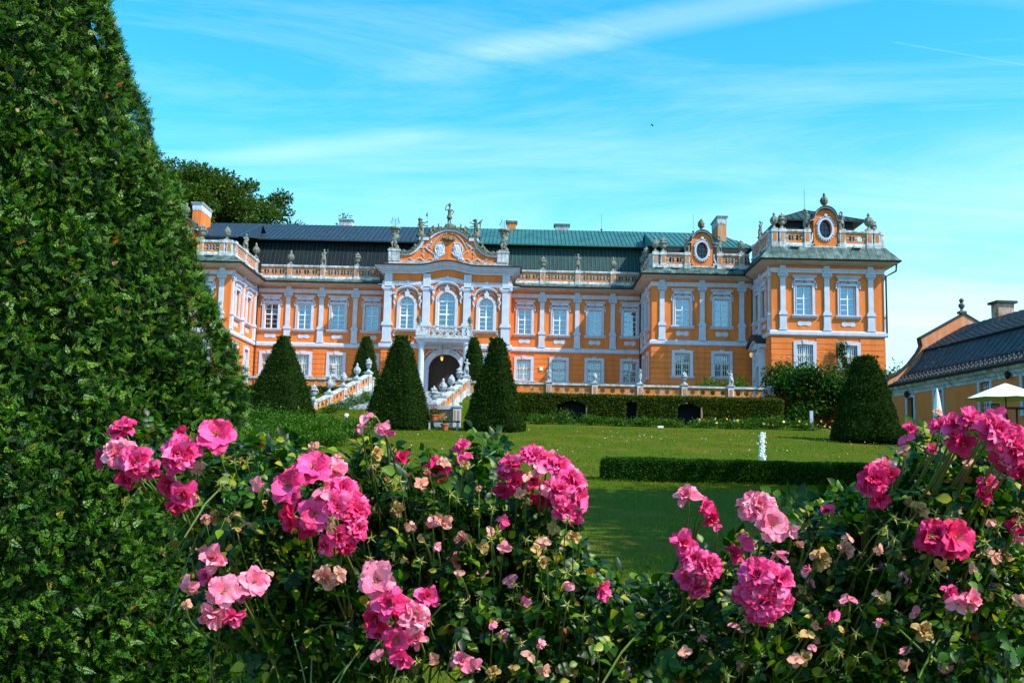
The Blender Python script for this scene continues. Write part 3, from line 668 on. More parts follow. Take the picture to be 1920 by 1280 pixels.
def rock(mb):
    for s in (-1, 1):
        for k in range(9):
            x = CX + s * (.75 + .2 * k + random.uniform(-.05, .05)); zt = 21.2 - .02 * k * k * 1.1
            mb.ball((x, .5, zt + .1), random.uniform(.1, .17), n=5, sc=(1, 1.4, random.uniform(.8, 1.8)))
            if k in (1, 3, 4): mb.tube([(x, .5, zt + .1), (x + s * .08, .45, zt + .42), (x - s * .1, .4, zt + .6)], [.1, .07, .03], 5)
        for k in range(12):
            x = CX + s * (2.75 + .12 * k); zt = np.interp(.12 * k, [0, .4, .8, 1.4], [19.9, 19.2, 18.98, 18.98]); mb.ball((x, .45, zt + .12), random.uniform(.1, .2), n=5, sc=(1, 1.3, random.uniform(.7, 1.3)))
        for k in range(7): mb.ball((CX + s * 2.15 + random.uniform(-.45, .45), .55 + random.uniform(-.3, .3), 20.58), .17, n=5)
    for k in range(10): mb.ball((CX + random.uniform(-.45, .45), .5 + random.uniform(-.3, .3), 21.3 + random.uniform(0, .2)), .2, n=5)
link('rocaille_crest', fuse('rocaille_crest', rock, STONE_DARK, .05), gable)

# portal: door, arch, columns, balcony
mb = MB()
mb.band(arc(CX, 8.82, 1.85, 1.85, 180, 0, 24), arc(CX, 8.82, 1.38, 1.38, 180, 0, 24), -.16, .01)
for s in (-1, 1): a, b = sorted((CX + s * 1.38, CX + s * 1.85)); mb.box(a, b, -.16, .01, 5.5, 8.62); mb.box(a - .05, b + .05, -.22, .01, 8.62, 8.82)
mb.prism([(CX - .3, 10.15), (CX + .3, 10.15), (CX + .45, 10.62), (CX - .45, 10.62)], -.3, .01)
relief(mb, [(CX + 1.1 * math.cos(t) * 1.4, 8.82 + 1.62 * math.sin(t)) for t in [1.0 + k * .12 for k in range(10)]], .05, y=-.2)
for s in (-1, 1): relief(mb, [(CX + s * (1.0 + .14 * k), 10.5 - .02 * k * k) for k in range(7)], .06, y=-.08)
F_C.put(mb, 'door_surround', TRIM)
mb = MB()
for s in (-1, 1):
    a, b = sorted((CX + s * .03, CX + s * 1.38)); mb.box(a, b, .36, .44, 5.55, 8.82)
    pts = [(CX + s * .03, 8.82), (CX + s * 1.38, 8.82)] + [(CX + s * 1.38 * math.cos(t), 8.82 + 1.38 * math.sin(t)) for t in [k * math.pi / 24 for k in range(1, 13)]]
    mb.prism(pts if s > 0 else pts[::-1], .36, .44)
    for z0, z1 in ((5.8, 6.9), (7.1, 8.6)): mb.box(a + .18, b - .18, .33, .36, z0, z1)
mb.box(CX - .05, CX + .05, .30, .38, 5.55, 10.1); door = F_C.put(mb, 'door', WOODDK)
m2 = MB(); m2.box(CX + .08, CX + .14, .28, .33, 7.0, 7.25); o = m2.build('handle', BRASS); o.parent = door
m2 = MB(); m2.tube([(CX - 1.05 + .36 * math.cos(t), .27, 7.05 + .36 * math.sin(t)) for t in [k * .45 for k in range(15)]], .07, 5); o = m2.build('wreath', mat_plain('dark_wreath_green', (.01, .03, .012), .9)); o.parent = door
COLP = [(.34, 0), (.34, .1), (.27, .16), (.26, .3), (.235, 3.3), (.22, 3.55), (.28, 3.6), (.28, 3.68), (.36, 3.72), (.36, 3.85)]
for s in (-1, 1):
    mb = MB(); mb.lathe(COLP, (0, 0, 7.12), 18); mb.box(-.36, .36, -.36, .36, 6.95, 7.12)
    c = F_C.put(mb, 'column', TRIM, smooth=False, x=CX + s * 1.86, y=-1.75)
    m2 = MB(); m2.box(-.33, .33, -.33, .33, 5.3, 6.95); o = m2.build('pedestal', ORANGE); o.parent = c
mb = MB()
def bow(x): return 1.95 + .35 * math.cos((x - CX) / 2.3 * math.pi / 2)
X = [CX - 2.3 + 4.6 * k / 20 for k in range(21)]
def slab(z0, z1, e, m=0):
    top = [(x, -(bow(x) + e)) for x in X]; n = len(top)
    poly = [(CX - 2.3 - e, 0)] + [(CX - 2.3 - e, top[0][1])] + top + [(CX + 2.3 + e, top[-1][1]), (CX + 2.3 + e, 0)]
    i = mb.vs([(a, b, z0) for a, b in poly]); j = mb.vs([(a, b, z1) for a, b in poly]); k = len(poly)
    mb.F += [tuple(range(i, i + k)), tuple(range(j + k - 1, j - 1, -1))]; mb.M += [m, m]
    for q in range(k): q2 = (q + 1) % k; mb.F.append((i + q, i + q2, j + q2, j + q)); mb.M.append(m)
slab(10.97, 11.12, 0.0, 0); slab(11.12, 11.24, .10, 0); slab(11.24, 11.34, .18, 1); slab(11.34, 11.52, .05, 1)
bal = F_C.put(mb, 'balcony', [TRIM, TRIM_OLD])
mb = MB()
for k in range(0, 20, 1):
    x = X[k]; xb = X[k + 1]
    mb.box(x, xb, -(bow(x) - .02), -(bow(x) - .22), 12.18, 12.32, 0)
for k in range(8):
    x = CX - 1.95 + 3.9 * k / 7; y = -(bow(x) - .12)
    mb.tube([(x - .18, y, 11.5), (x + .08, y, 11.7), (x + .16, y, 11.95), (x - .06, y, 12.2)], [.08, .07, .06, .08], 6); mb.tube([(x + .18, y, 11.5), (x - .08, y, 11.75), (x - .2, y, 11.95), (x + .06, y, 12.2)], [.07, .06, .05, .07], 6)
for s in (-1, 1): mb.box(CX + s * 2.15 - .22, CX + s * 2.15 + .22, -2.1, -1.7, 11.52, 12.36); mb.box(CX + s * 2.15 - .1, CX + s * 2.15 + .1, -1.7, 0, 12.18, 12.32)
for s in (-1, 1):
    for k in range(4): mb.tube([(CX + s * 2.15, -.2 - .4 * k, 11.5), (CX + s * 2.15, -.2 - .4 * k, 12.2)], .07, 6)
o = mb.build('balustrade', TRIM_OLD); o.parent = bal
# hanging lantern under the balcony
lan = tag(empty('lantern', (CX - .15, 86.5, 10.9)), 'small brass lantern hanging from the balcony in front of the dark arched door', 'lantern')
mb = MB(); mb.tube([(0, 0, 0), (0, 0, -1.0)], .02, 5); mb.build('chain', IRON, lan)
mb = MB(); mb.lathe([(.03, -1.45), (.09, -1.38), (.13, -1.12), (.05, -1.0)], (0, 0, 0), 6); mb.build('glass_body', mat_plain('lantern_glow', (.8, .55, .15), .3, .5, 0, (1, .62, .15), .35), lan)
mb = MB(); mb.lathe([(.16, -1.14), (.14, -1.06), (.05, -.95)], (0, 0, 0), 6); mb.build('cap', BRASS, lan)

# oval-window dormers on the middle wings and tower
def dormer(fr, x, z0, w, h, y=-.05):
    mb = MB(); zs = z0 + h * .68; zc = z0 + h * .47; rx, rz_ = w * .27, h * .25
    out = [(x - w / 2, z0), (x + w / 2, z0)] + arc(x, zs, w / 2, h * .32, 0, 180, 14)
    # front ring around the oval
    N = 32; ring = [(x + rx * math.cos(2 * math.pi * (k + .5) / N), zc + rz_ * math.sin(2 * math.pi * (k + .5) / N)) for k in range(N)]
    def ray(cx, cz, dx, dz):
        t = 3.0
        if dx: t = min(t, (w / 2) / abs(dx))
        if dz < 0: t = min(t, (cz - z0) / -dz)
        for _ in range(400):
            px, pz = cx + dx * t, cz + dz * t
            if pz > zs and ((px - x) / (w / 2)) ** 2 + ((pz - zs) / (h * .32)) ** 2 > 1: t -= .01
            else: break
        return (cx + dx * t, cz + dz * t)
    outer = [ray(x, zc, math.cos(2 * math.pi * (k + .5) / N), math.sin(2 * math.pi * (k + .5) / N)) for k in range(N)]
    mb.band(outer, ring, y, y + .5, 0, closed=True)
    mb.box(x - w / 2, x - w / 2 + .05, y + .5, y + 2.2, z0, zs); mb.box(x + w / 2 - .05, x + w / 2, y + .5, y + 2.2, z0, zs)
    mb.box(x - w / 2 + .05, x + w / 2 - .05, y + .9, y + .95, z0, zs + h * .28, 1)
    d = fr.put(mb, 'dormer', [ORANGE, DARK])
    def ds(m_, n_, mt, smooth=False): o = m_.build(n_, mt, smooth=smooth); o.parent = d; return o
    m2 = MB(); e = .13
    m2.band(arc(x, zc, rx + e, rz_ + e, 0, 360, 28)[:-1], arc(x, zc, rx, rz_, 0, 360, 28)[:-1], y - .12, y + .1, closed=True)
    m2.band(arc(x, zc, rx + e + .06, rz_ + e + .06, 0, 360, 28)[:-1], arc(x, zc, rx + e - .02, rz_ + e - .02, 0, 360, 28)[:-1], y - .06, y + .0, closed=True)
    for k in range(14):
        t = math.radians(20 + 140 * k / 13); m2.ball((x + (rx + .22) * math.cos(t), y - .06, zc + (rz_ + .24 + .04 * math.sin(k * 2)) * math.sin(t)), .075, n=5)
    for k in range(9): t = math.radians(-30 - 120 * k / 8); m2.ball((x + (rx + .2) * math.cos(t), y - .06, zc + (rz_ + .2) * math.sin(t)), .07, n=5)
    m2.ball((x, y - .1, zc + rz_ + .3), .14, n=6, sc=(1, .6, 1)); ds(m2, 'oval_frame', TRIM)
    m2 = MB(); H = [(x - w * .68, zs - .02), (x - w * .52, zs + .02)] + arc(x, zs + .04, w * .5, h * .33, 165, 15, 14) + [(x + w * .52, zs + .02), (x + w * .68, zs - .02)]
    m2.band([(a, b + .10) for a, b in H], H, y - .22, y + 1.2, 0); m2.band([(a, b + .17) for a, b in H], [(a, b + .102) for a, b in H], y - .32, y + 1.6, 1); ds(m2, 'hood', [TRIM, COPPER_DK])
    m2 = MB()
    for s in (-1, 1): m2.tube([(x + s * w * .52, y, z0 + .1), (x + s * (w * .52 + .28), y, z0 + .15), (x + s * (w * .52 + .12), y, z0 + .5), (x + s * (w * .52 + .06), y, z0 + 1.0)], [.14, .12, .08, .05], 6)
    m2.box(x - w / 2 - .15, x + w / 2 + .15, y - .15, y + .3, z0 - .14, z0); ds(m2, 'scroll_foot', TRIM_OLD)
    m2 = MB(); m2.box(x - rx, x + rx, y + .3, y + .31, zc - rz_, zc + rz_, 1)
    for t in (-.33, 0, .33): m2.box(x + t * rx * 1.6 - .015, x + t * rx * 1.6 + .015, y + .27, y + .29, zc - rz_, zc + rz_); m2.box(x - rx, x + rx, y + .265, y + .285, zc + t * rz_ * 1.6 - .015, zc + t * rz_ * 1.6 + .015)
    ds(m2, 'oval_pane', [IRON, mat_plain('oval_glass', (.015, .025, .05), .15, .6)])
    return d
dormer(F_RM, 14.18, 17.25, 1.72, 2.75); dormer(F_T, 22.45, 17.6, 1.75, 2.85); dormer(F_LF, -27.8, 17.25, 1.72, 2.75)

# ---------------------------------------------------------------- roofs
def slope(mb, pts, seam, m=0, ms=1):
    """quad with standing seams; pts a,b (eave left,right), c,d (top right,left)"""
    a, b, c, d = [Vector(p) for p in pts]; mb.face([a, b, c, d], m); n = (b - a).cross(d - a).normalized() * .05
    L = (b - a).length; k = int(L / seam)
    # seams run up the slope, clipped to the trapezoid
    e = (b - a).normalized(); w0 = (d - a).dot(e); w1 = (c - a).dot(e); up = (d - a) - e * w0
    for i in range(1, k):
        s = L * i / k; t = 1.0
        if s < w0: t = s / w0
        if s > w1: t = (L - s) / (L - w1)
        if t <= .02: continue
        p = a + e * s; q = p + up * t
        mb.tube([p + n * .4, q + n * .4], .028, 4, ms)
E_ = 20.78; RZ = 23.62
mb = MB(); slope(mb, [(-25.5, 91.7, E_), (-6.8, 91.7, E_), (-6.8, 98, RZ), (-30.3, 98, RZ)], .42); mb.face([(-30.3, 98, RZ), (-6.8, 98, RZ), (-6.8, 104, E_), (-30.3, 104, E_)])
mb.box(-25.5, -6.8, 91.62, 91.72, E_ - .12, E_); r1 = place(mb.build('roof', [SLATE, BLACKROOF]), 0, 0, 0)
mb = MB(); slope(mb, [(-6.8, 91.7, E_), (13, 91.7, E_), (18, 98, RZ), (-6.8, 98, RZ)], .36); mb.face([(-6.8, 98, RZ), (18, 98, RZ), (18, 104, E_), (-6.8, 104, E_)])
mb.box(-6.8, 12.2, 91.62, 91.72, E_ - .12, E_); r2 = place(mb.build('roof', [COPPER, COPPER_DK]), 0, 0, 0)
mb = MB(); slope(mb, [(-24.5, 90.7, 16.9), (-6.8, 90.7, 16.9), (-6.8, 92.5, E_ - .02), (-24.5, 92.5, E_ - .02)], .36); place(mb.build('lower_roof', [BLACKROOF, COPPER_DK]), 0, 0, 0)
mb = MB(); slope(mb, [(-6.8, 90.7, 16.9), (11, 90.7, 16.9), (11, 92.5, E_ - .02), (-6.8, 92.5, E_ - .02)], .34); place(mb.build('lower_roof', [COPPER_DK, COPPER]), 0, 0, 0)
# wing roofs (hipped), the left one mirrors the right
def wing_roof(sx, mats, matl):
    M = lambda x, y, z: (x if sx > 0 else 2 * CX - x, y, z); ez = 19.38; rz_ = 22.25
    mb = MB(); A, B = M(10.6, 85.0, ez), M(19.0, 85.0, ez); C, D = M(17.2, 92.6, rz_), M(10.6, 92.6, rz_)
    slope(mb, [A, B, C, D] if sx > 0 else [B, A, D, C], .42); R0, R1 = M(19.0, 85, ez), M(19.0, 101, ez); mb.face([R0, R1, C]); 
    L0, L1 = M(10.6, 85, ez), M(10.6, 91.9, E_); mb.face([L0, D, L1]); mb.box(min(A[0], B[0]), max(A[0], B[0]), 84.93, 85.02, ez - .12, ez)
    mb.face([M(10.6, 92.6, rz_), M(17.2, 92.6, rz_), M(17.2, 101, ez), M(10.6, 101, ez)])
    r = place(mb.build('roof', mats), 0, 0, 0)
    mb = MB(); a, b = sorted((M(11.0, 0, 0)[0], M(18.6, 0, 0)[0])); mb.box(a, b, 84.4, 98, 16.8, ez - .02, 0, .3, .6)
    place(mb.build('lower_roof', matl), 0, 0, 0); return r
r3 = wing_roof(1, [COPPER, COPPER_DK], [BLACKROOF]); r4 = wing_roof(-1, [SLATE, BLACKROOF], [BLACKROOF])
mb = MB(); ap = (22.1, 81.4, 21.65); c4 = [(19.3, 78.7, 20.25), (26.0, 78.7, 20.25), (26.0, 84.6, 20.25), (19.3, 84.6, 20.25)]
for k in range(4):
    a, b = c4[k], c4[(k + 1) % 4]; slope(mb, [a, b, Vector(ap) + Vector((.01, 0, 0)), Vector(ap)], .6)
for k in range(4):
    a, b = Vector(c4[k]), Vector(ap); mb.tube([a, b], .06, 5, 1)
mb.box(19.3, 26.0, 78.7, 84.6, 20.12, 20.22, 1); mb.ball(ap, .12, 1); mb.tube([ap, (22.1, 81.4, 23.4)], .018, 4, 1)
r5 = place(mb.build('roof', [COPPER_DK, GUTTER]), 0, 0, 0)
mb = MB(); mb.box(19.6, 25.5, 78.7, 84.4, 17.1, 20.12, 0, .35, .3); mb.ball((20.1, 79.6, 20.25), .55, 0, 8, (1, .8, .9)); place(mb.build('lower_roof', [BLACKROOF]), 0, 0, 0)
def chimney(roof, x0, x1, y0, y1, z0, z1, mats, cap=.2, band=None, label=None):
    mb = MB(); mb.box(x0, x1, y0, y1, z0, z1 - .0, 0)
    if band:
        mb.box(x0 - .03, x1 + .03, y0 - .03, y1 + .03, z1 - band, z1, 1)
        for k in range(3):
            xx = x0 + (x1 - x0) * (k + .5) / 3
            mb.prism(arc(xx, z1 - band + .01, (x1 - x0) / 6, .16, 180, 360, 8), y0 - .03, y0 + .02, 1)
        for k in range(5): yy = y0 + (y1 - y0) * (k + .5) / 5; w = (y1 - y0) / 12; mb.box(x0 - .03, x1 + .03, yy - w, yy + w, z1 - band - .15, z1 - band - .002, 1)
    mb.box(x0 - .1, x1 + .1, y0 - .1, y1 + .1, z1 + .002, z1 + .09, 1); mb.box(x0 - .14, x1 + .14, y0 - .14, y1 + .14, z1 + .092, z1 + .14, 2)
    o = mb.build('chimney', mats); o.parent = roof; o.location = Vector((0, 0, 0)); 
    if label: o['label'] = label
for r in (r1, r2, r3, r4, r5): pass
chimney(r3, 16.45, 17.2, 88.2, 91, 19.8, 22.65, [ORANGE_OLD, TRIM_OLD, GUTTER], band=.42, label='orange chimney with stained plaster and round white ornament')
chimney(r4, -29.05, -28.3, 87.6, 90.4, 19.6, 22.75, [ORANGE, TRIM, TRIM_OLD], band=.42)
chimney(r1, -18.2, -17.0, 98.1, 98.9, 22.8, 24.15, [TRIM_OLD, TRIM_OLD, TRIM])
chimney(r2, -2.0, -1.15, 98.1, 99.2, 22.8, 24.3, [ORANGE_OLD, TRIM_OLD, GUTTER]); chimney(r2, 2.65, 3.95, 98.1, 99.2, 22.8, 24.1, [STONE_PALE, STONE_PALE, GUTTER])
for x, y, z, h in ((7.1, 98, RZ, 1.7), (15.1, 93, 22.4, 1.8)):
    mb = MB(); mb.tube([(x, y, z), (x, y, z + h)], .016, 4); mb.ball((x, y, z + .12), .1); place(mb.build('lightning_rod', GUTTER), 0, 0, 0)

# tower side entrance: bowed door surround under a small dark roof
E = Fr(18.35, 80.4, -math.pi / 2)
mb = MB()
mb.box(-1.45, -.62, -.30, .0, 5.6, 10.2); mb.box(.62, 1.45, -.30, .0, 5.6, 10.2); mb.box(-.62, .62, -.30, .0, 8.92, 10.2)
mb.band(arc(0, 8.35, .62, .57, 180, 0, 14), [(x, 8.92) for x, z in arc(0, 8.35, .62, .57, 180, 0, 14)], -.30, -.0)
for s in (-1, 1):
    mb.box(s * 1.15 - .22, s * 1.15 + .22, -.42, -.302, 5.6, 9.9); mb.box(s * 1.15 - .28, s * 1.15 + .28, -.5, -.302, 9.9, 10.1); mb.box(s * .74 - .12, s * .74 + .12, -.38, -.302, 7.9, 8.1)
cv = [(-1.75 + 3.5 * k / 16, 10.3 + .45 * math.cos((-1.75 + 3.5 * k / 16) / 1.75 * math.pi / 2)) for k in range(17)]
mb.band([(a, b) for a, b in cv], [(a, 10.2) for a, b in cv], -.42, 0); mb.band([(a, b + .16) for a, b in cv], [(a, b + .002) for a, b in cv], -.62, 0); mb.band([(a, b + .42 + .2 * math.cos(a)) for a, b in cv], [(a, b + .162) for a, b in cv], -.8, 0, 1)
relief(mb, [(-.9 + .2 * k, 9.5 + .12 * math.sin(k * 1.3)) for k in range(10)], .07, y=-.34); relief(mb, [(-.9 + .2 * k, 10.35 + .1 * math.sin(k)) for k in range(10)], .07, y=-.46)
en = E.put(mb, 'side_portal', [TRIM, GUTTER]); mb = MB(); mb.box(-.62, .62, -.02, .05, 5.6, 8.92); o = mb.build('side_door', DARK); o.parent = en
sl = tag(empty('wall_lamp', (17.62, 80.7, 10.0)), 'small lit wall lantern beside the arched side door of the right tower', 'lamp')
mb = MB(); mb.lathe([(.04, -.36), (.10, -.28), (.13, -.05), (.05, .03)], (0, 0, 0), 6); mb.build('lamp_glass', bpy.data.materials['lantern_glow'], sl); mb = MB(); mb.tube([(0, 0, .05), (.15, 0, .2), (.42, 0, .1)], .03, 5); mb.build('bracket', IRON, sl)
mb = MB(); mb.box(1.3, 1.58, -.14, -.046, 9.2, 9.5); F_MR.put(mb, 'wall_box', mat_plain('white_box', (.8, .8, .78), .5))
# ================================================================ carved stone: urns and statues
def urn_a(mb):
    mb.box(-.24, .24, -.24, .24, 0, .12, 0, .03, .03)
    mb.lathe([(.18, .12), (.10, .2), (.08, .3), (.12, .34), (.24, .48), (.30, .66), (.28, .78), (.20, .84), (.24, .88), (.24, .92), (.12, .98), (.08, 1.06), (.12, 1.14), (.07, 1.24), (.02, 1.34)], n=14)
    for k in range(8): t = k * math.pi / 4; mb.tube([(.2 * math.cos(t), .2 * math.sin(t), .42), (.31 * math.cos(t), .31 * math.sin(t), .66), (.26 * math.cos(t), .26 * math.sin(t), .82)], .035, 4)
def urn_b(mb):
    mb.box(-.24, .24, -.24, .24, 0, .12, 0, .03, .03)
    mb.lathe([(.18, .12), (.09, .22), (.09, .3), (.2, .38), (.22, .52), (.22, .66), (.31, .72), (.31, .78), (.2, .84)], n=12)
    for s in (-1, 1): mb.tube([(s * .2, 0, .45), (s * .36, 0, .58), (s * .34, 0, .76), (s * .24, 0, .8)], .045, 5)
    for k in range(9): t = k * .7; mb.ball((.17 * math.cos(t), .17 * math.sin(t), .9 + .05 * (k % 3)), .1, n=5)
    mb.ball((0, 0, 1.02), .15, n=6); mb.tube([(0, 0, 1.0), (.04, 0, 1.16), (-.05, 0, 1.3)], [.1, .07, .02], 6)
def urn_c(mb):
    mb.box(-.22, .22, -.22, .22, 0, .1)
    mb.lathe([(.17, .1), (.08, .18), (.08, .26), (.22, .42), (.27, .6), (.25, .8), (.17, .9), (.2, .94), (.1, 1.0), (.03, 1.12)], n=12)
    for k in range(11): t = k * .9; mb.ball((.24 * math.cos(t), .24 * math.sin(t), .45 + .035 * k), .07, n=4)
def figure(mb, h=1.4, arm=(0, 0), turn=0, drape=True, lean=0):
    """a carved standing figure on a low plinth: arm = raise of right and left arm, 0..1"""
    k = h / 1.4; P = lambda x, y, z: (k * (x * math.cos(turn) - y * math.sin(turn) + lean * z), k * (x * math.sin(turn) + y * math.cos(turn)), k * z)
    mb.box(-.22 * k, .22 * k, -.2 * k, .2 * k, 0, .1 * k)
    for s in (-1, 1): mb.tube([P(s * .09, -.02, .08), P(s * .1, -.03 - .03 * s, .38), P(s * .07, 0, .68)], [.055 * k, .065 * k, .095 * k], 7); mb.tube([P(s * .09, .02, .11), P(s * .1, -.12, .1)], [.05 * k, .035 * k], 6)
    mb.tube([P(0, 0, .62), P(.01, 0, .78), P(0, 0, .9), P(0, 0, 1.08), P(0, 0, 1.16)], [.13 * k, .115 * k, .12 * k, .15 * k, .07 * k], 9)
    mb.tube([P(0, 0, 1.12), P(0, -.01, 1.22)], [.055 * k, .05 * k], 6); mb.ball(P(.01, -.01, 1.29), .085 * k, 0, 7, (1, 1.1, 1.2)); mb.ball(P(0, -.09, 1.28), .025 * k, 0, 4)
    mb.ball(P(0, .03, 1.34), .08 * k, 0, 6)
    for i, s in enumerate((1, -1)):
        a = arm[i]; el = P(s * (.2 + .12 * a), -.04, .9 + .28 * a); ha = P(s * (.12 + .14 * a), -.12, .72 + .66 * a)
        mb.tube([P(s * .14, 0, 1.08), el, ha], [.055 * k, .045 * k, .03 * k], 6); mb.ball(ha, .04 * k, 0, 5)
    if drape:
        mb.tube([P(.14, .04, 1.1), P(.02, -.1, .92), P(-.14, -.05, .7), P(-.2, .05, .4), P(-.16, .08, .12)], [.05 * k, .06 * k, .08 * k, .09 * k, .07 * k], 7)
        mb.lathe([(.14 * k, .42 * k), (.19 * k, .5 * k), (.15 * k, .72 * k), (.1 * k, .78 * k)], (0, .02, 0), 9)
        mb.tube([P(.1, .08, .1), P(.14, .1, .5), P(.08, .08, .9)], [.1 * k, .08 * k, .05 * k], 6)
def atlas(mb):
    mb.box(-.45, .45, -.4, .4, 0, .15)
    for k in range(14): t = k * .75; mb.ball((.22 * math.cos(t), .22 * math.sin(t), .25 + .12 * k), .2, n=6, sc=(1.1, 1, .9))
    mb.tube([(0, -.18, .7), (.05, -.25, 1.1), (0, -.2, 1.5)], [.2, .17, .14], 8); mb.ball((0, -.2, 1.72), .14, n=7)
    for s in (-1, 1): mb.tube([(s * .14, -.2, 1.45), (s * .34, -.2, 1.6), (s * .25, -.15, 1.92)], [.09, .08, .06], 6); mb.tube([(s * .1, -.2, .75), (s * .22, -.38, .55), (s * .15, -.2, .2)], [.12, .1, .07], 6)
    mb.lathe([(.3, 1.88), (.5, 1.94), (.55, 2.05), (.48, 2.15), (.3, 2.2)], n=14)
def lion(mb, wings=False):
    mb.lathe([(.5, 0), (.45, .2), (.2, .35)], n=9); mb.ball((0, 0, .3), .3, n=6)
    for s in (-1, 1): mb.tube([(.15 * s, 0, .25), (.18 * s + .02, -.05, .6), (.1 * s - .02, 0, .95)], [.09, .12, .17], 7)
    mb.tube([(0, 0, .9), (-.06, 0, 1.2), (-.12, 0, 1.5)], [.2, .19, .2], 9); mb.ball((-.14, 0, 1.72), .2, n=7); mb.ball((-.3 if wings else .02, 0, 1.7), .11, n=6, sc=(1.4, .8, .8))
    d = -1 if wings else 1
    for z0, z1 in ((1.45, 1.5), (1.2, 1.05)): mb.tube([(d * .05, 0, z0), (d * .35, -.05, z0 - .08), (d * .62, -.08, z1)], [.1, .07, .05], 6); mb.ball((d * .64, -.08, z1), .07, n=5)
    mb.tube([(0, .1, .7), (-d * .3, .1, .5), (-d * .38, .1, .9), (-d * .3, .1, 1.25)], [.05, .04, .035, .06], 5)
    if wings:
        for k in range(6): mb.tube([(.05, .05, 1.4), (.3 + .05 * k, .1, 1.55 + .08 * k - .1), (.42 + .02 * k, .1, 1.0 + .19 * k)], [.08, .06, .03], 5)
    else: mb.tube([(.62, -.08, .9), (.62, -.08, 2.35)], .025, 5); mb.prism([(.62, 2.1), (.42, 2.0), (.5, 2.35), (.64, 2.6)], -.1, -.06)
def soldier(mb):
    mb.lathe([(.55, 0), (.5, .15), (.3, .35), (.2, .4)], n=9)
    for k in range(6): mb.ball((.25 * math.cos(k), .25 * math.sin(k), .25), .2, n=5)
    P = [(.0, 0, .35)]
    for s in (-1, 1): mb.tube([(s * .1, 0, .38), (s * .1, -.02, .8), (s * .08, 0, 1.15)], [.06, .08, .1], 7)
    mb.lathe([(.3, 1.0), (.26, 1.1), (.17, 1.4), (.13, 1.5)], n=12); mb.tube([(0, 0, 1.4), (0, 0, 1.75), (0, 0, 1.95)], [.14, .19, .08], 9)
    mb.tube([(0, 0, 1.9), (0, 0, 2.1)], .06, 6); mb.ball((0, -.02, 2.2), .12, n=7, sc=(1, 1.1, 1.2)); mb.lathe([(.15, 2.27), (.12, 2.38), (.03, 2.42)], n=8)
    mb.tube([(.17, 0, 1.85), (.42, 0, 1.65), (.24, -.05, 1.4)], [.07, .06, .05], 6)
    mb.tube([(-.17, 0, 1.85), (-.4, -.05, 1.75), (-.36, -.05, 2.1), (-.2, -.05, 2.3)], [.07, .065, .055, .05], 6)
    mb.tube([(-.2, -.05, 2.3), (.0, -.05, 2.48), (.3, -.05, 2.62)], [.035, .03, .02], 5)
UM = {'a': fuse('urn', urn_a, STONE, .035), 'b': fuse('urn', urn_b, STONE, .035), 'c': fuse('urn', urn_c, STONE, .035)}
UMp = {k: v.copy() for k, v in UM.items()}
for v in UMp.values(): v.materials.clear(); v.materials.append(STONE_PALE)
UMd = {k: v.copy() for k, v in UM.items()}
for v in UMd.values(): v.materials.clear(); v.materials.append(STONE_DARK)
SM = [fuse('statue', lambda m: figure(m, 1.4, (1, 0), .3), STONE, .035), fuse('statue', lambda m: figure(m, 1.4, (0, .3), -.4), STONE, .035), fuse('statue', lambda m: figure(m, 1.4, (.4, .9), .1), STONE, .035)]
SMp = [m.copy() for m in SM]
for v in SMp: v.materials.clear(); v.materials.append(STONE_PALE)
def top(me, name, label, cat, loc, rz=0, s=1.0, group=None):
    o = link(name, me, None, loc, rz); o.scale = (s, s, s); return tag(o, label, cat, group)
GR = 'stone urns on the roof parapet'; GS = 'stone statues on the roof parapet'
zt = 18.06
top(UM['a'], 'urn', 'grey stone urn on the roof parapet left of the centre, nearest the left wing', 'urn', (-20.88, 90.08, zt), 0, 1, GR)
top(SM[0], 'statue', 'grey stone figure between two urns on the roof parapet left of the central gable', 'statue', (-17.95, 90.08, zt), 0, 1.05, GS)
top(UM['b'], 'urn', 'grey stone urn on the roof parapet nearest the central gable on its left', 'urn', (-14.97, 90.08, zt), 0, 1, GR)
top(UM['b'], 'urn', 'grey stone urn on the roof parapet nearest the central gable on its right', 'urn', (1.42, 90.08, zt), 0, 1, GR)
top(SM[2], 'statue', 'grey stone figure between two urns on the roof parapet right of the central gable', 'statue', (4.5, 90.08, zt), 0, 1.1, GS)
top(UM['a'], 'urn', 'grey stone urn before the dark green roof, third pier right of the central gable', 'urn', (7.6, 90.08, zt), .4, 1, GR)
zm = 18.35
for x, y, k, s, l in ((10.42, 83.1, 'a', 1, 'grey stone urn at the very corner of the middle wing parapet'), (11.05, 83.05, 'b', 1.02, 'broad grey stone urn second from the corner of the middle wing'),
                    (17.38, 83.08, 'c', 1.05, 'grey stone urn on the middle wing parapet close to the tower'), (10.1, 86.6, 'b', 1, 'grey stone urn on the court side of the middle wing parapet'),
                    (10.1, 89.1, 'c', 1, 'small grey urn at the back of the middle wing court side')):
    top(UM[k], 'urn', l, 'urn', (x, y, zm), .2, s, GR)
top(SM[1], 'statue', 'grey stone figure just left of the oval dormer on the middle wing', 'statue', (13.0, 83.05, zm), 0, 1.05, GS)
top(SM[2], 'statue', 'grey stone figure just right of the oval dormer on the middle wing', 'statue', (15.63, 83.05, zm), .5, 1.05, GS)
top(UMd['c'], 'urn', 'dark stone urn crowning the oval dormer of the middle wing', 'urn', (14.18, 83.3, 20.16), 0, 1.0, GR)
zT = 19.0
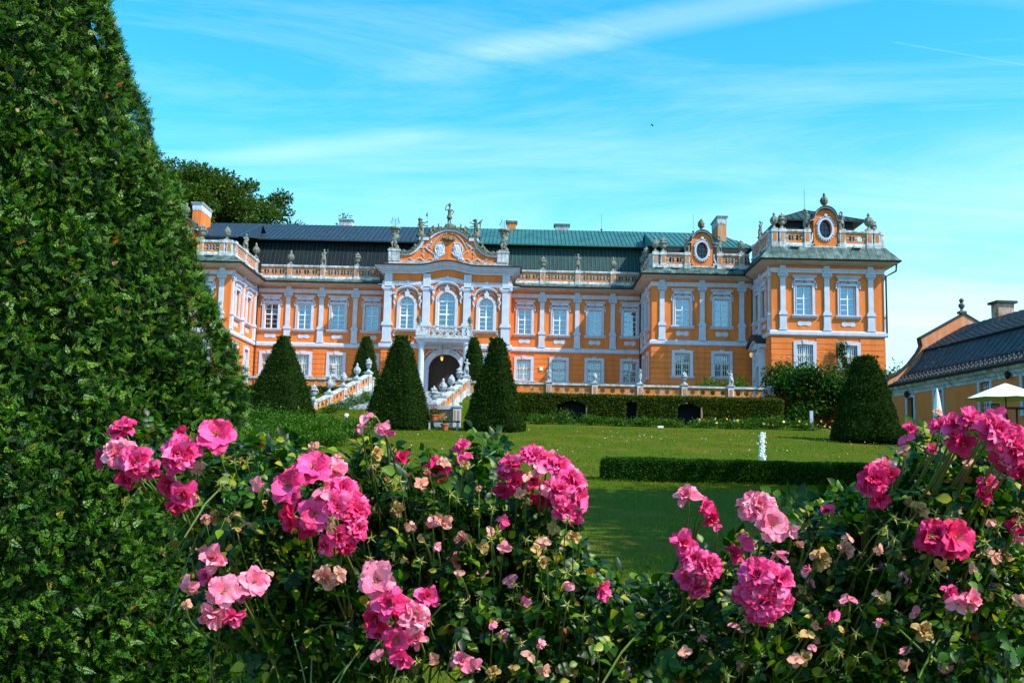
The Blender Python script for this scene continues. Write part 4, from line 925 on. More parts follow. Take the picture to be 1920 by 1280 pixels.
for x, y, k, s, l in ((18.62, 77.1, 'a', 1, 'dark stone urn at the left corner of the tower parapet'), (19.2, 77.1, 'b', 1.02, 'broad stone urn with handles, second from the left corner of the tower parapet'),
                    (25.75, 77.1, 'a', 1.08, 'tall grey stone urn on the right front corner of the tower parapet'), (26.45, 78.2, 'b', .95, 'squat stone urn behind the right front corner of the tower parapet')):
    top(UM[k], 'urn', l, 'urn', (x, y, zT), .3, s, GR)
top(SM[0], 'statue', 'dark stone figure on the court side of the tower parapet, against the sky', 'statue', (18.3, 80.2, zT), .8, 1.0, GS)
top(SM[1], 'statue', 'stone figure just left of the oval window on top of the tower', 'statue', (21.08, 77.05, zT), 0, 1.05, GS)
top(SM[2], 'statue', 'stone figure just right of the oval window on top of the tower', 'statue', (23.72, 77.05, zT), .4, 1.05, GS)
top(UMd['a'], 'urn', 'dark stone urn crowning the oval dormer of the tower, highest urn of all', 'urn', (22.45, 77.2, 20.62), 0, 1.0, GR)
for x, y, k, l in ((-26.3, 82.08, 'b', 'stone urn on the front of the left wing parapet, right of the seated figure'), (-24.3, 82.1, 'c', 'stone urn at the corner of the left wing parapet'), (-23.7, 88.9, 'a', 'stone urn at the far end of the left wing side parapet, by the black roof')):
    top(UM[k], 'urn', l, 'urn', (x, y, zm), .2, 1.05, GR)
top(SM[0], 'statue', 'stone figure on the left wing parapet beside the yew', 'statue', (-28.9, 82.1, zm), .3, 1.1, GS)
top(SM[1], 'statue', 'stone figure midway along the side parapet of the left wing', 'statue', (-23.7, 85.6, zm), .8, 1.0, GS)
top(UM['a'], 'urn', 'stone urn crowning the oval dormer of the left wing', 'urn', (-27.8, 82.3, 20.16), 0, 1.0, GR)
# statuary of the central gable
top(fuse('soldier_statue', soldier, STONE_DARK, .04), 'statue', 'dark statue of a man swinging a curved sabre on top of the central gable', 'statue', (-6.85, 88.5, 21.25), 0, .92)
top(fuse('lion_statue', lion, STONE_DARK, .04), 'statue', 'dark rearing lion statue with a small flag, left shoulder of the central gable', 'statue', (-9.3, 88.5, 20.5), 0, .88)
top(fuse('griffin_statue', lambda m: lion(m, True), STONE_DARK, .04), 'statue', 'dark rearing winged griffin statue on the right shoulder of the central gable', 'statue', (-4.45, 88.5, 20.5), 0, .88)
AT = fuse('atlas_statue', atlas, STONE, .05)
for x, l in ((CX - 4.75, 'left'), (CX + 4.75, 'right')):
    a = top(AT, 'statue', 'stone giant carrying a bowl with a thin metal flower, %s end of the central gable' % l, 'statue', (x, 88.5, 19.25), 0, .95)
    mb = MB(); mb.tube([(0, 0, 2.15), (0, 0, 3.0)], .02, 4)
    for k in range(5):
        for s in (-1, 1): z = 2.35 + .12 * k; q = (s * (.42 - .05 * k), 0, z + .2); mb.tube([(0, 0, z), (s * .25, 0, z + .05), q], .013, 4); mb.ball(q, .045, n=4)
    mb.build('metal_flower', IRON, a)
for s, l in ((-1, 'left'), (1, 'right')): top(UMd['b'], 'urn', 'small dark stone urn on the %s corner pier of the balcony' % l, 'urn', (CX + s * 2.15, 86.1, 12.36), 0, .7)

# ================================================================ terrain
def sstep(a, b, x): t = min(1, max(0, (x - a) / (b - a))); return t * t * (3 - 2 * t)
PY = [-40, 0, 12, 18, 26, 33, 40, 45, 50, 55, 62, 66, 69, 71.2, 73, 108, 125, 200, 900]; PZ = [-1.5, -1.45, -1.45, -1.4, -.75, -.02, .45, .85, 1.6, 2.25, 2.95, 3.25, 3.6, 3.8, 5.2, 5.3, 9, 12, 12]
def gz(x, y):
    z = float(np.interp(y, PY, PZ))
    b = sstep(-16.5, -14, x) * (1 - sstep(-2.4, -.6, x)) * sstep(60.5, 63, y)
    if b > 0 and y < 72: z = z * (1 - b) + b * (2.95 + (min(y, 71.2) - 61) / 10.2 * 2.55)
    m = sstep(0, 5, x - .385 * y) * sstep(34, 40, y) * (1 - sstep(56, 66, y))
    if m > 0: z = z * (1 - m) + m * max(z, 2.35)
    return z
gxs = np.concatenate([np.linspace(-600, -70, 12), np.linspace(-64, 64, 107), np.linspace(70, 600, 12)]); gys = np.concatenate([np.linspace(-300, -30, 8), np.linspace(-24, 0, 10), np.linspace(.8, 74, 150), np.linspace(76, 130, 24), np.linspace(150, 1500, 12)])
GV = []; 
for y in gys:
    for x in gxs: GV.append((x, y, gz(x, y) + (.03 * mnoise.noise(Vector((x * .5, y * .5, 0))) if 0 < y < 70 else 0)))
nx = len(gxs); GF = [(j * nx + i, j * nx + i + 1, (j + 1) * nx + i + 1, (j + 1) * nx + i) for j in range(len(gys) - 1) for i in range(nx - 1)]
m, nt, b = material('lawn_ground')
c1, f1 = noise_mix(nt, (.030, .070, .001), (.065, .105, .003), 22, .35, .65, stretch=(1, 1, 1))
c2, f2 = noise_mix(nt, c1, (.115, .100, .010), .45, .48, .72, detail=8)
nt.links.new(c2, b.inputs['Base Color']); b.inputs['Roughness'].default_value = .95; b.inputs['Specular IOR Level'].default_value = .1; add_bump(nt, b, f1, .6, .05)
LAWN = m
o = np_obj('lawn', GV, GF, LAWN, smooth=True); tag(o, 'mown green lawn rising to the terrace', kind='structure')
mb = MB(); mb.face([(-34, 71.5, 5.62), (28, 71.5, 5.62), (28, 91, 5.62), (-34, 91, 5.62)]); mb.face([(-34, 71.5, 3), (28, 71.5, 3), (28, 71.5, 5.62), (-34, 71.5, 5.62)])
tag(mb.build('terrace', mat_noise('gravel', (.35, .31, .25), (.28, .25, .21), 8, .95, .3, .1)), 'gravel terrace before the castle', kind='structure')

GRASS = mat_leaf('grass_blade', [(0, (.042, .105, .001)), (.5, (.090, .175, .002)), (.85, (.155, .215, .004)), (1, (.20, .18, .03))], .35, .8, .08, patch=(.19, .145, .008), pscale=.55, plo=.44, phi=.66)
BL = (np.array([(0, -.5, 0), (0, .5, 0), (.08, .3, .6), (.3, 0, 1.0), (.08, -.3, .6)]), np.array([(0, 1, 2, 4), (4, 2, 3, 3)]))
BL = (np.array([(0, -.5, 0), (0, .5, 0), (.12, .25, .7), (.12, -.25, .7)]), np.array([(0, 1, 2, 3)]))
def grass(name, n, d0, d1, h, wdt, xl, xr, p=1.0, label=None):
    d = d0 + (d1 - d0) * rng.random(n) ** p; x = d * (xl + (xr - xl) * rng.random(n))
    z = np.array([gz(a, b_) for a, b_ in zip(x, d)])
    ang = rng.random(n) * 6.283; tilt = rng.normal(0, .35, n); R = np.zeros((n, 3, 3)); c, s = np.cos(ang), np.sin(ang)
    hh = h * (.5 + rng.random(n)) * (1 + .4 * np.sin(x * 1.7) * np.sin(d * 1.3)); w = wdt * (.6 + .8 * rng.random(n))
    X = np.stack([c, s, 0 * c], 1); Yv = np.stack([-s, c, 0 * c], 1); up = nrm(np.stack([c * tilt, s * tilt, 1 + 0 * c], 1))
    V = pos = np.stack([x, d, z + .01], 1)[:, None, :] + BL[0][None, :, 0:1] * X[:, None] * hh[:, None, None] + BL[0][None, :, 1:2] * Yv[:, None] * w[:, None, None] + BL[0][None, :, 2:3] * up[:, None] * hh[:, None, None]
    F = BL[1][None] + (np.arange(n) * 4)[:, None, None]
    return V.reshape(-1, 3), F.reshape(-1, 4)
g = join_np([grass('', 45000, 2.6, 13, .07, .006, -.55, .6, .9), grass('', 90000, 9, 34, .06, .011, -.55, .6, 1.1), grass('', 90000, 30, 63, .08, .022, -.5, .5, 1.0), grass('', 12000, 61, 70, .12, .03, -.24, -.0, 1.0)])
tag(np_obj('grass', *g, GRASS), 'short mown grass blades over the lawn', 'grass', kind='stuff')
n = 800; d = 46 + 15 * rng.random(n); x = d * (-.14 + .5 * rng.random(n)); keep = np.array([mnoise.noise(Vector((a * .25, b_ * .25, 3))) > .05 for a, b_ in zip(x, d)]); x, d = x[keep], d[keep]
pos = np.stack([x, d, np.array([gz(a, b_) + .12 for a, b_ in zip(x, d)])], 1); V, F = scatter(np.array([(-1, -1, 0), (1, -1, 0), (1, 1, 0), (-1, 1, 0)]), np.array([(0, 1, 2, 3)]), pos, frames(rng.normal(size=(len(pos), 3))), .010 + .010 * rng.random(len(pos)))
tag(np_obj('clover_flowers', V, F, mat_plain('clover_white', (.75, .75, .68), .9)), 'tiny white clover flowers in the grass bank', 'flowers', kind='stuff')

# ================================================================ clipped greenery
YEW_FAR = mat_leaf('yew_foliage', [(0, (.005, .018, .001)), (.6, (.010, .036, .001)), (1, (.045, .100, .003))], .15, .7, .1)
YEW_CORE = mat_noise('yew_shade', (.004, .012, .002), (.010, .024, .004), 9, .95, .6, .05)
HEDGE = mat_leaf('hedge_leaves', [(0, (.012, .036, .002)), (.5, (.040, .085, .004)), (.9, (.11, .14, .010)), (1, (.22, .16, .02))], .25, .6, .2, patch=(.10, .13, .008), pscale=1.1)  # lighter patches put uneven light into the leaf colour
BOX = mat_leaf('box_leaves', [(0, (.006, .032, .001)), (.6, (.018, .080, .002)), (1, (.05, .15, .005))], .25, .6, .15)
def leafskin(mb_pts, nrmls, n_leaf, size, out=.05, name='foliage', mat=HEDGE, parent=None, aspect=LEAF1, flat=.9):
    idx = rng.integers(0, len(mb_pts), n_leaf); P = mb_pts[idx]; N = nrmls[idx]
    d = nrm(N * flat + rng.normal(size=N.shape) * .75); pos = P + N * (rng.random((n_leaf, 1)) - .4) * out
    V, F = scatter(*aspect, pos, frames(d), size * (.6 + .8 * rng.random(n_leaf)))
    return np_obj(name, V, F, mat, parent)
def sample_faces(V, F, n):
    """area-weighted random points and normals on quads"""
    V = np.asarray(V, float); F = np.asarray(F, int); a, b, c, d_ = (V[F[:, k]] for k in range(4)); cr = np.cross(c - a, d_ - b); A = np.linalg.norm(cr, axis=1) + 1e-12
    i = rng.choice(len(F), n, p=A / A.sum()); u, v = rng.random((n, 1)), rng.random((n, 1))
    return a[i] * (1 - u) * (1 - v) + b[i] * u * (1 - v) + c[i] * u * v + d_[i] * (1 - u) * v, cr[i] / A[i][:, None]
def topiary(x, y, zb, h, hb, ht, rot, label, n_leaf=14000, seed=0, exp=5, size=.10, amp=.10, group='clipped yew pyramids'):
    root = tag(empty('yew_pyramid', (x, y, zb), rot), label, 'topiary', group)
    NZ, NA = 40, 56; V = []; F = []
    def ring(t, r):
        c, s = math.cos(t), math.sin(t); k = (abs(c) ** exp + abs(s) ** exp) ** (-1 / exp); return c * k * r, s * k * r
    for j in range(NZ + 1):
        v = j / NZ
        if v < .93: r = hb + (ht - hb) * (v / .93); z = h * .97 * v / .93
        else: r = ht * math.sqrt(max(0, 1 - ((v - .93) / .07) ** 1.2)); z = h * (.97 + .03 * (v - .93) / .07)
        if v < .05: r *= .9 + 2 * v
        for i in range(NA):
            a = 2 * math.pi * i / NA; px, py = ring(a, r); q = amp * mnoise.noise(Vector((px * 1.3, py * 1.3, z * 1.3 + seed * 9))) + amp * .5 * mnoise.noise(Vector((px * 4, py * 4, z * 4 + seed)))
            V.append((px * (1 + q / max(r, .3)), py * (1 + q / max(r, .3)), z + (amp * 2.0 * mnoise.noise(Vector((px * 5, py * 5, seed))) if v > .9 else 0)))
    for j in range(NZ):
        for i in range(NA): F.append((j * NA + i, j * NA + (i + 1) % NA, (j + 1) * NA + (i + 1) % NA, (j + 1) * NA + i))
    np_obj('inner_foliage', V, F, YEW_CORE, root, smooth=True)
    P, N = sample_faces(V, F, n_leaf); leafskin(P, N, n_leaf, size, .10, 'foliage', YEW_FAR, root)
    k = max(60, n_leaf // 120); zc = h * (.99 + .0 * rng.random(k)); P = np.stack([rng.normal(0, ht * .5, k), rng.normal(0, ht * .5, k), zc], 1); V2, F2 = scatter(*LEAF1, P, frames(np.stack([rng.normal(0, .3, k), rng.normal(0, .3, k), np.ones(k)], 1)), .14 + .12 * rng.random(k))
    np_obj('top_shoots', V2, F2, YEW_FAR, root)
    mb = MB(); mb.tube([(0, 0, -.2), (0, 0, h * .5)], [.16, .06], 7); mb.build('trunk', WOODDK, root)
    return root
AL = -math.radians(12)
topiary(-14.3, 61.0, 3.05, 4.75, 1.86, .34, AL, 'dark clipped yew pyramid left of the curved stair balustrade', seed=1)
topiary(-6.85, 57.0, 2.35, 5.1, 1.74, .36, AL, 'dark clipped yew pyramid between the two stair balustrades, in front of the steps', seed=2)
topiary(-1.55, 57.0, 2.4, 5.05, 1.55, .34, AL, 'dark clipped yew pyramid right of the bench and stairs', seed=3)
topiary(18.1, 55.2, 2.25, 4.45, 1.8, .55, AL, 'broad dark yew pyramid before the tower vine, near the cafe', seed=4, exp=3.2)
topiary(-12.1, 78.5, 5.6, 4.6, 1.25, .3, AL, 'distant clipped yew pyramid on the terrace left of the portal', 7000, 5)
topiary(-3.9, 78.5, 5.6, 4.7, 1.2, .3, AL, 'distant clipped yew pyramid on the terrace right of the portal', 7000, 6)

def box_pts(x0, x1, y0, y1, z0, z1, amp=.05, step=.25, zf=None, skip=(), seed=0):
    """displaced box shell as small quads; skip = openings (x0,x1,z0,z1) in the front"""
    V = []; F = []
    def sheet(o, u, v, nu, nv, front=False):
        k0 = len(V)
        for j in range(nv + 1):
            for i in range(nu + 1):
                p = Vector(o) + Vector(u) * (i / nu) + Vector(v) * (j / nv); q = mnoise.noise_vector(p * 1.2 + Vector((seed, 0, 0))) * amp + mnoise.noise_vector(p * 4) * amp * .5; V.append(tuple(p + q))
        for j in range(nv):
            for i in range(nu):
                if front:
                    px = o[0] + u[0] * (i + .5) / nu; pz = o[2] + v[2] * (j + .5) / nv
                    if any(a < px < b and c < pz < d + .25 * (1 - ((px - (a + b) / 2) / ((b - a) / 2)) ** 2) * e for a, b, c, d, e in skip): continue
                a = k0 + j * (nu + 1) + i; F.append((a, a + 1, a + nu + 2, a + nu + 1))
    X, Y, Z = x1 - x0, y1 - y0, z1 - z0; nx, ny, nzz = (max(2, int(L / step)) for L in (X, Y, Z))
    sheet((x0, y0, z0), (X, 0, 0), (0, 0, Z), nx, nzz, True); sheet((x0, y0, z1), (X, 0, 0), (0, Y, 0), nx, ny); sheet((x0, y1, z0), (0, -Y, 0), (0, 0, Z), ny, nzz); sheet((x1, y0, z0), (0, Y, 0), (0, 0, Z), ny, nzz)
    return V, F
def hedge(name, label, boxes, mat, core, n, size, loc=None):
    root = tag(empty(name, loc or (boxes[0][0], boxes[0][2], boxes[0][4])), label, 'hedge'); L = root.location
    Vs = []; k = 0; Fs = []
    for bx in boxes:
        kw = bx[6] if len(bx) > 6 else {}; V, F = box_pts(*bx[:6], **kw); Vs += V; Fs += [tuple(i + k for i in f) for f in F]; k += len(V)
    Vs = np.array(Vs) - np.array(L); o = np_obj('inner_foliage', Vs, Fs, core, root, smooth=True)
    P, N = sample_faces(Vs, Fs, n); N = np.where((N[:, 1:2] > .3) & (abs(N[:, 2:3]) < .3), -N, N); leafskin(P, N, n, size, .10, 'foliage', mat, root); return root
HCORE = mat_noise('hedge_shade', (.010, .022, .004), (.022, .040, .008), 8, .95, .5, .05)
opn = [(2.25, 4.14, 3.3, 4.85, 1), (6.78, 7.55, 3.3, 5.1, 0), (10.15, 11.85, 3.3, 4.85, 1)]
hg = hedge('hornbeam_hedge', 'tall clipped hedge with three dark openings below the terrace balustrade', [(-.9, 17.2, 69.3, 70.6, 3.4, 5.5, dict(skip=opn, step=.12))], HEDGE, HCORE, 42000, .11)
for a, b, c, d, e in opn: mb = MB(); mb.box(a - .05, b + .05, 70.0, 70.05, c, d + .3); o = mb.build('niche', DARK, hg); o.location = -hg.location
hedge('hornbeam_hedge', 'short dark hedge behind the left stair balustrade under the terrace', [(-21.5, -10.9, 70.0, 70.9, 3.9, 5.66)], HEDGE, HCORE, 16000, .11)
hedge('hornbeam_hedge', 'small piece of hedge between the right stair balustrade and the yew', [(-3.4, -1.1, 69.9, 70.8, 4.0, 5.45)], HEDGE, HCORE, 4000, .11)
hedge('box_hedge', 'low clipped box hedge around the fountain basin in the lawn', [(2.55, 18.5, 32.6, 33.6, -.12, .60, dict(step=.12, amp=.045)), (2.55, 3.5, 33.4, 47, -.05, .95, dict(step=.3))][:1], BOX, YEW_CORE, 60000, .055)
# fountain
fo = tag(empty('fountain', (10.05, 44, .72)), 'white fountain jet rising behind the low box hedge', 'fountain')
mb = MB(); mb.lathe([(.9, -.2), (.95, -.2), (.95, .06), (.8, .06), (.8, 0), (.1, 0)], n=28); mb.build('basin', STONE, fo)
WAT = mat_plain('foaming_water', (.85, .92, .95), .25, .6)
n = 900; t = rng.random(n); r = .02 + .055 * np.abs(rng.normal(size=n)) * (1.25 - t * .4); a = rng.random(n) * 6.283
P = np.stack([r * np.cos(a), r * np.sin(a), .15 + 1.2 * t ** .8], 1); V, F = scatter(np.array([(-1, 0, 0), (0, 1, 0), (1, 0, 0), (0, -1, 0), (0, 0, 1.6), (0, 0, -1.6)]), np.array([(0, 1, 4, 4), (1, 2, 4, 4), (2, 3, 4, 4), (3, 0, 4, 4), (0, 5, 1, 1), (1, 5, 2, 2), (2, 5, 3, 3), (3, 5, 0, 0)]), P, frames(rng.normal(0, .2, (n, 3)) + [1, 0, 0], np.tile([0, 0, 1.], (n, 1))), .012 + .028 * rng.random(n))
jet = MB()
for (x_, y_, z_), s_ in zip(P[:520], .008 + .02 * rng.random(520)): jet.box(x_ - s_, x_ + s_, y_ - s_, y_ + s_, z_ - s_ * 1.5, z_ + s_ * 1.5, 0, s_ * .5, s_ * .5)
jet.tube([(0, 0, .1), (0, 0, 1.2)], [.04, .02], 6); jet.build('water_jet', WAT, fo)

# ================================================================ stairs and terrace balustrades
def shear(mb, f):
    mb.V = [f(*v) for v in mb.V]; return mb
def balustrade(name, label, path, top_f, h, piers, mat=(TRIM, ORANGE), n_open=None, cat='balustrade'):
    """piers and pierced panels along a straight plan line path=(x0,y0,x1,y1); top_f(t) = rail height"""
    x0, y0, x1, y1 = path; L = math.hypot(x1 - x0, y1 - y0); root = tag(empty(name, (x0, y0, top_f(0) - h), math.atan2(y1 - y0, x1 - x0)), label, cat)
    f = lambda X, Y, Z: (X, Y, Z + top_f(max(0, min(1, X / L))) - top_f(0))
    ps = [p * L for p in piers]; mb = MB()
    for a, b in zip(ps, ps[1:]):
        a2, b2 = a + .2, b - .2
        if b2 - a2 < .3: continue
        n = max(1, round((b2 - a2) / .62)) if n_open is None else n_open
        panel(mb, a2, b2, .12, h - .14, -.08, .08, n, min(.17, (b2 - a2) / n * .3), .22 * h, 1); mb.box(a2, b2, -.14, .14, -.3, .12, 0); mb.box(a2, b2, -.17, .17, h - .14, h, 0)
    shear(mb, f).build('panel', mat, root)
    for p in ps:
        mb = MB(); mb.box(p - .2, p + .2, -.2, .2, -.4, h + .02); mb.box(p - .25, p + .25, -.25, .25, h + .02, h + .10); mb.box(p - .1, p + .1, -.215, -.2, .2, h - .2, 1); shear(mb, lambda X, Y, Z: (X, Y, Z + top_f(p / L) - top_f(0))).build('pier', mat, root)
    return root
OP = (TRIM_OLD, ORANGE_OLD)
L1 = -23.4; pr = [-22.4, -19.3, -16.2, -13.25, -10.6]
balustrade('terrace_balustrade', 'pale blue and orange terrace balustrade left of the stairs', (-23.4, 71.5, -10.6, 71.5), lambda t: 6.46, .84, [(p + 23.4) / 12.8 for p in pr], OP)
pr2 = [-3.9, -1.4, 1.71, 4.85, 7.97, 11.01, 14.2, 16.9]
balustrade('terrace_balustrade', 'long pale blue and orange terrace balustrade right of the stairs, above the hedge', (-3.9, 71.5, 17.4, 71.5), lambda t: 6.46, .84, [(p + 3.9) / 21.3 for p in pr2], OP)
LP = ((-13.05, 64.3), (-10.7, 70.9)); lz = lambda t: 4.32 + (6.75 - 4.32) * (t ** 1.05)
balustrade('stair_balustrade', 'sloping pale balustrade with urns, left side of the garden stairs', (*LP[0], *LP[1]), lz, .86, [.0, .27, .52, .77, 1.0], OP, 3)
RP = ((-5.3, 61.0), (-3.95, 70.6)); rz_f = lambda t: 4.05 + (6.6 - 4.05) * t
balustrade('stair_balustrade', 'sloping pale balustrade with urns, right side of the garden stairs', (*RP[0], *RP[1]), rz_f, .86, [.0, .25, .5, .75, 1.0], OP, 3)
lab = ['lowest', 'second lowest', 'middle', 'second highest', 'highest']
for i, t in enumerate((.0, .27, .52, .77, 1.0)): top(UMp['bacab'[i]], 'urn', '%s pale urn on the left stair balustrade' % lab[i], 'urn', (LP[0][0] + (LP[1][0] - LP[0][0]) * t, LP[0][1] + (LP[1][1] - LP[0][1]) * t, lz(t) + .1), i * .5, .8, 'urns on the stair balustrades')
for i, t in enumerate((.0, .25, .5, .75)): top(UMp['bacb'[i]], 'urn', '%s pale urn on the right stair balustrade' % lab[i], 'urn', (RP[0][0] + (RP[1][0] - RP[0][0]) * t, RP[0][1] + (RP[1][1] - RP[0][1]) * t, rz_f(t) + .1), i * .7, .82, 'urns on the stair balustrades')
top(SMp[2], 'statue', 'pale statue of a seated couple at the head of the right stair balustrade', 'statue', (-3.95, 70.6, 6.7), .3, .85)
for x, me, l, s in ((1.71, SMp[1], 'pale stooping stone figure on the terrace balustrade, nearest the yews', .72), (4.85, UMp['c'], 'pale stone vase on the terrace balustrade, second pier', .62), (7.97, SMp[2], 'pale stone figure with raised arm on the terrace balustrade, before the inner corner', .72), (11.01, UMp['b'], 'pale stone flower urn on the terrace balustrade before the middle wing window', .72), (14.2, SMp[0], 'white stone figure on the terrace balustrade nearest the tower', .74)):
    top(me, 'statue' if me in SMp else 'urn', l, 'statue' if me in SMp else 'urn', (x, 71.5, 6.56), .2 * x, s)
top(UMp['b'], 'urn', 'pale stone urn with a plant on the left terrace balustrade', 'urn', (-13.25, 71.5, 6.56), .3, .75); top(UMp['a'], 'urn', 'pale stone urn on the left terrace balustrade beside the big yew', 'urn', (-19.3, 71.5, 6.56), .3, .75)
mb = MB()
for k in range(18):
    t0 = k / 18; y0 = 61.6 + 9.6 * t0; z = 3.05 + 2.57 * (k + 1) / 18; xa = np.interp(y0, [61, 64.2, 64.5, 70.9], [-8, -8.8, -12.5, -10.45]); xb = np.interp(y0, [61, 70.6], [-5.05, -3.75]); mb.box(xa, xb - .1, y0, 71.3, z - .4, z)
tag(mb.build('garden_steps', STONE_PALE), 'pale stone steps climbing between the two stair balustrades', 'stairs')
# curved parapet at the foot of the right balustrade
cp_ = tag(empty('curved_parapet', (-4.6, 60.3, 2.9)), 'low curved parapet with a corner pier behind the bench', 'parapet')
C2 = [(-.85 + 1.4 * k / 10, -.25 * math.sin(math.pi * k / 10 * .6)) for k in range(11)]
mb = MB()
for (a, b), (c, d) in zip(C2, C2[1:]):
    for z0, z1, e, m_ in ((-.3, .12, .12, 0), (.12, .85, .06, 1), (.85, 1.05, .15, 0)):
        mb.V += []; i = mb.vs([(a, b - e, z0), (c, d - e, z0), (c, d + e, z0), (a, b + e, z0), (a, b - e, z1), (c, d - e, z1), (c, d + e, z1), (a, b + e, z1)])
        for f in ((0, 3, 2, 1), (4, 5, 6, 7), (0, 1, 5, 4), (2, 3, 7, 6)): mb.F.append(tuple(i + q for q in f)); mb.M.append(m_)
mb.build('panel', (TRIM, ORANGE_OLD), cp_)
mb = MB(); mb.box(.55, .98, -.5, -.07, -.3, .98, 0); mb.box(.50, 1.03, -.55, -.02, .98, 1.08, 0); mb.box(.6, .93, -.45, -.12, 1.08, 1.22, 0, .1, .1); mb.box(.62, .72, -.515, -.5, .2, .8, 1); mb.box(.81, .91, -.515, -.5, .2, .8, 1); mb.build('pier', (TRIM, ORANGE_OLD), cp_)
be = tag(empty('garden_bench', (-4.3, 56.8, gz(-4.3, 56.8))), 'dark slab bench with pale legs in front of the curved parapet', 'bench')
mb = MB(); mb.box(-.9, .85, -.2, .2, .42, .5); mb.build('seat', mat_plain('dark_bench_wood', (.03, .025, .025), .5), be)
for x in (-.82, .7): mb = MB(); mb.box(x - .04, x + .06, -.17, .17, -.1, .42); mb.build('leg', TRIM_OLD, be)
def flowerpot(x, y, z, s, fl, label):
    r = tag(empty('flower_pot', (x, y, z)), label, 'flower pot'); mb = MB(); mb.lathe([(.14 * s, 0), (.2 * s, .26 * s), (.23 * s, .26 * s), (.23 * s, .32 * s), (.17 * s, .3 * s)], n=14); mb.build('pot', mat_plain('terracotta', (.42, .11, .05), .8), r)
    n = 160; P = rng.normal(0, .13 * s, (n, 3)) + [0, 0, .48 * s]; V, F = scatter(*LEAF1, P, frames(rng.normal(size=(n, 3))), .10 * s); np_obj('leaves', V, F, BOX, r)
    if fl: P = rng.normal(0, .11 * s, (60, 3)) + [0, 0, .66 * s]; V, F = scatter(*LEAF1, P, frames(rng.normal(size=(60, 3))), .08 * s); np_obj('petals', V, F, mat_plain('red_petal', (.7, .02, .03), .6), r)
flowerpot(-4.9, 56.8, gz(-4.9, 56.8) + .5, 1.0, True, 'pot of red geraniums standing on the bench'); flowerpot(-4.25, 56.4, gz(-4.25, 56.4), 1.1, False, 'terracotta pot with green plant on the grass in front of the bench')
gl = tag(empty('globe_lamp', (-9.2, 54, gz(-9.2, 54))), 'white globe garden lamp on a short dark post', 'lamp'); zz_ = 2.92 - gl.location.z
mb = MB(); mb.lathe([(.05, 0), (.04, zz_ - .12), (.07, zz_ - .1)], n=8); mb.build('post', IRON, gl); mb = MB(); mb.ball((0, 0, zz_), .135, n=14); mb.build('globe', mat_plain('opal_globe', (.85, .85, .83), .3), gl, smooth=True)

# ================================================================ shrubs, flower bed, vine
SHRUB = mat_leaf('shrub_leaves', [(0, (.010, .05, .002)), (.6, (.030, .12, .004)), (.93, (.09, .19, .01)), (1, (.30, .28, .03))], .3, .55, .2)
VINE = mat_leaf('vine_leaves', [(0, (.004, .026, .002)), (.6, (.012, .065, .004)), (.95, (.05, .14, .01)), (1, (.25, .30, .03))], .3, .5, .2)
def bush(name, label, cat, c, r, n, size, mat, group=None, stem=True, seed=0, hang=0):
    """lumpy foliage volume: leaves in clumps through an ellipsoid, with gaps"""
    root = tag(empty(name, (c[0], c[1], c[2] - r[2])), label, cat, group); k = max(6, int(n / 130)); r = np.array(r, float)
    cl = nrm(rng.normal(size=(k, 3))) * (rng.random((k, 1)) ** .45) * r * .82; cl[:, 2] += r[2]
    i = rng.integers(0, k, n); P = cl[i] + rng.normal(size=(n, 3)) * np.minimum(r * .30, .55); d = nrm(P - [0, 0, r[2] * .6]) * .8 + rng.normal(size=(n, 3)) * .7; d[:, 2] -= hang
    V, F = scatter(*LEAF1, P, frames(d), size * (.6 + .9 * rng.random(n))); np_obj('leaves', V, F, mat, root)
    if stem:
        mb = MB()
        for q in cl[:12]: mb.tube([(0, 0, -.1), tuple(q * [.5, .5, .4]), tuple(q)], [.03, .02, .01], 4)
        mb.build('stem', WOODDK, root)
    return root
for k, (px, py, w, h) in enumerate([(-12.9, 50.5, 1.3, .75), (-11.2, 49.6, 1.2, .7), (-9.6, 49.0, 1.15, .62), (-8.2, 50.2, 1.0, .55), (-12.2, 47.6, 1.2, .55), (-10.4, 46.8, 1.2, .5), (-8.9, 47.0, .9, .45), (-12.4, 55.5, 1.2, .5), (-10.6, 54.6, .9, .45)]):
    bush('green_shrub', ['low green shrub with yellowish tips, back left of the bed under the first yew pyramid', 'low green shrub in the back row of the left bed, second from the left', 'low green shrub in the back row left of the bench', 'rounded low shrub at the right end of the left bed', 'front left low shrub beside the big yew', 'front low shrub in the middle of the left bed', 'front low shrub at the right end of the left bed', 'small shrub at the foot of the first yew pyramid', 'small shrub on the slope right of the first yew pyramid'][k], 'shrub', (px, py, gz(px, py) + h * .75), (w, .8, h), 2600, .10, SHRUB, 'low shrubs of the left bed')
for k in range(7):
    t = k / 6; x = -12.4 + 2.9 * t + .6; y = 63.5 + 6 * t; bush('green_shrub', '%s small rose shrub along the foot of the left stair balustrade' % ['lowest', 'second', 'third', 'fourth', 'fifth', 'sixth', 'highest'][k], 'shrub', (x, y, gz(x, y) + .35), (.5, .4, .4), 600, .10, SHRUB, 'small shrubs along the left stair')
labs = ['leftmost', 'second', 'third', 'fourth', 'fifth', 'sixth', 'seventh', 'eighth', 'ninth', 'tenth', 'rightmost']
for k in range(11):
    x = 1.0 + 1.72 * k; h = [.35, .55, .38, .34, .36, .34, .38, .45, .5, .5, .42][k]; bush('bedding_plant', '%s green clump of the flower bed before the tall hedge' % labs[k], 'plant', (x, 67.3, gz(x, 67.3) + h * .6), (1.0, .6, h), 1500, .10, SHRUB, 'green clumps in the bed before the hedge')
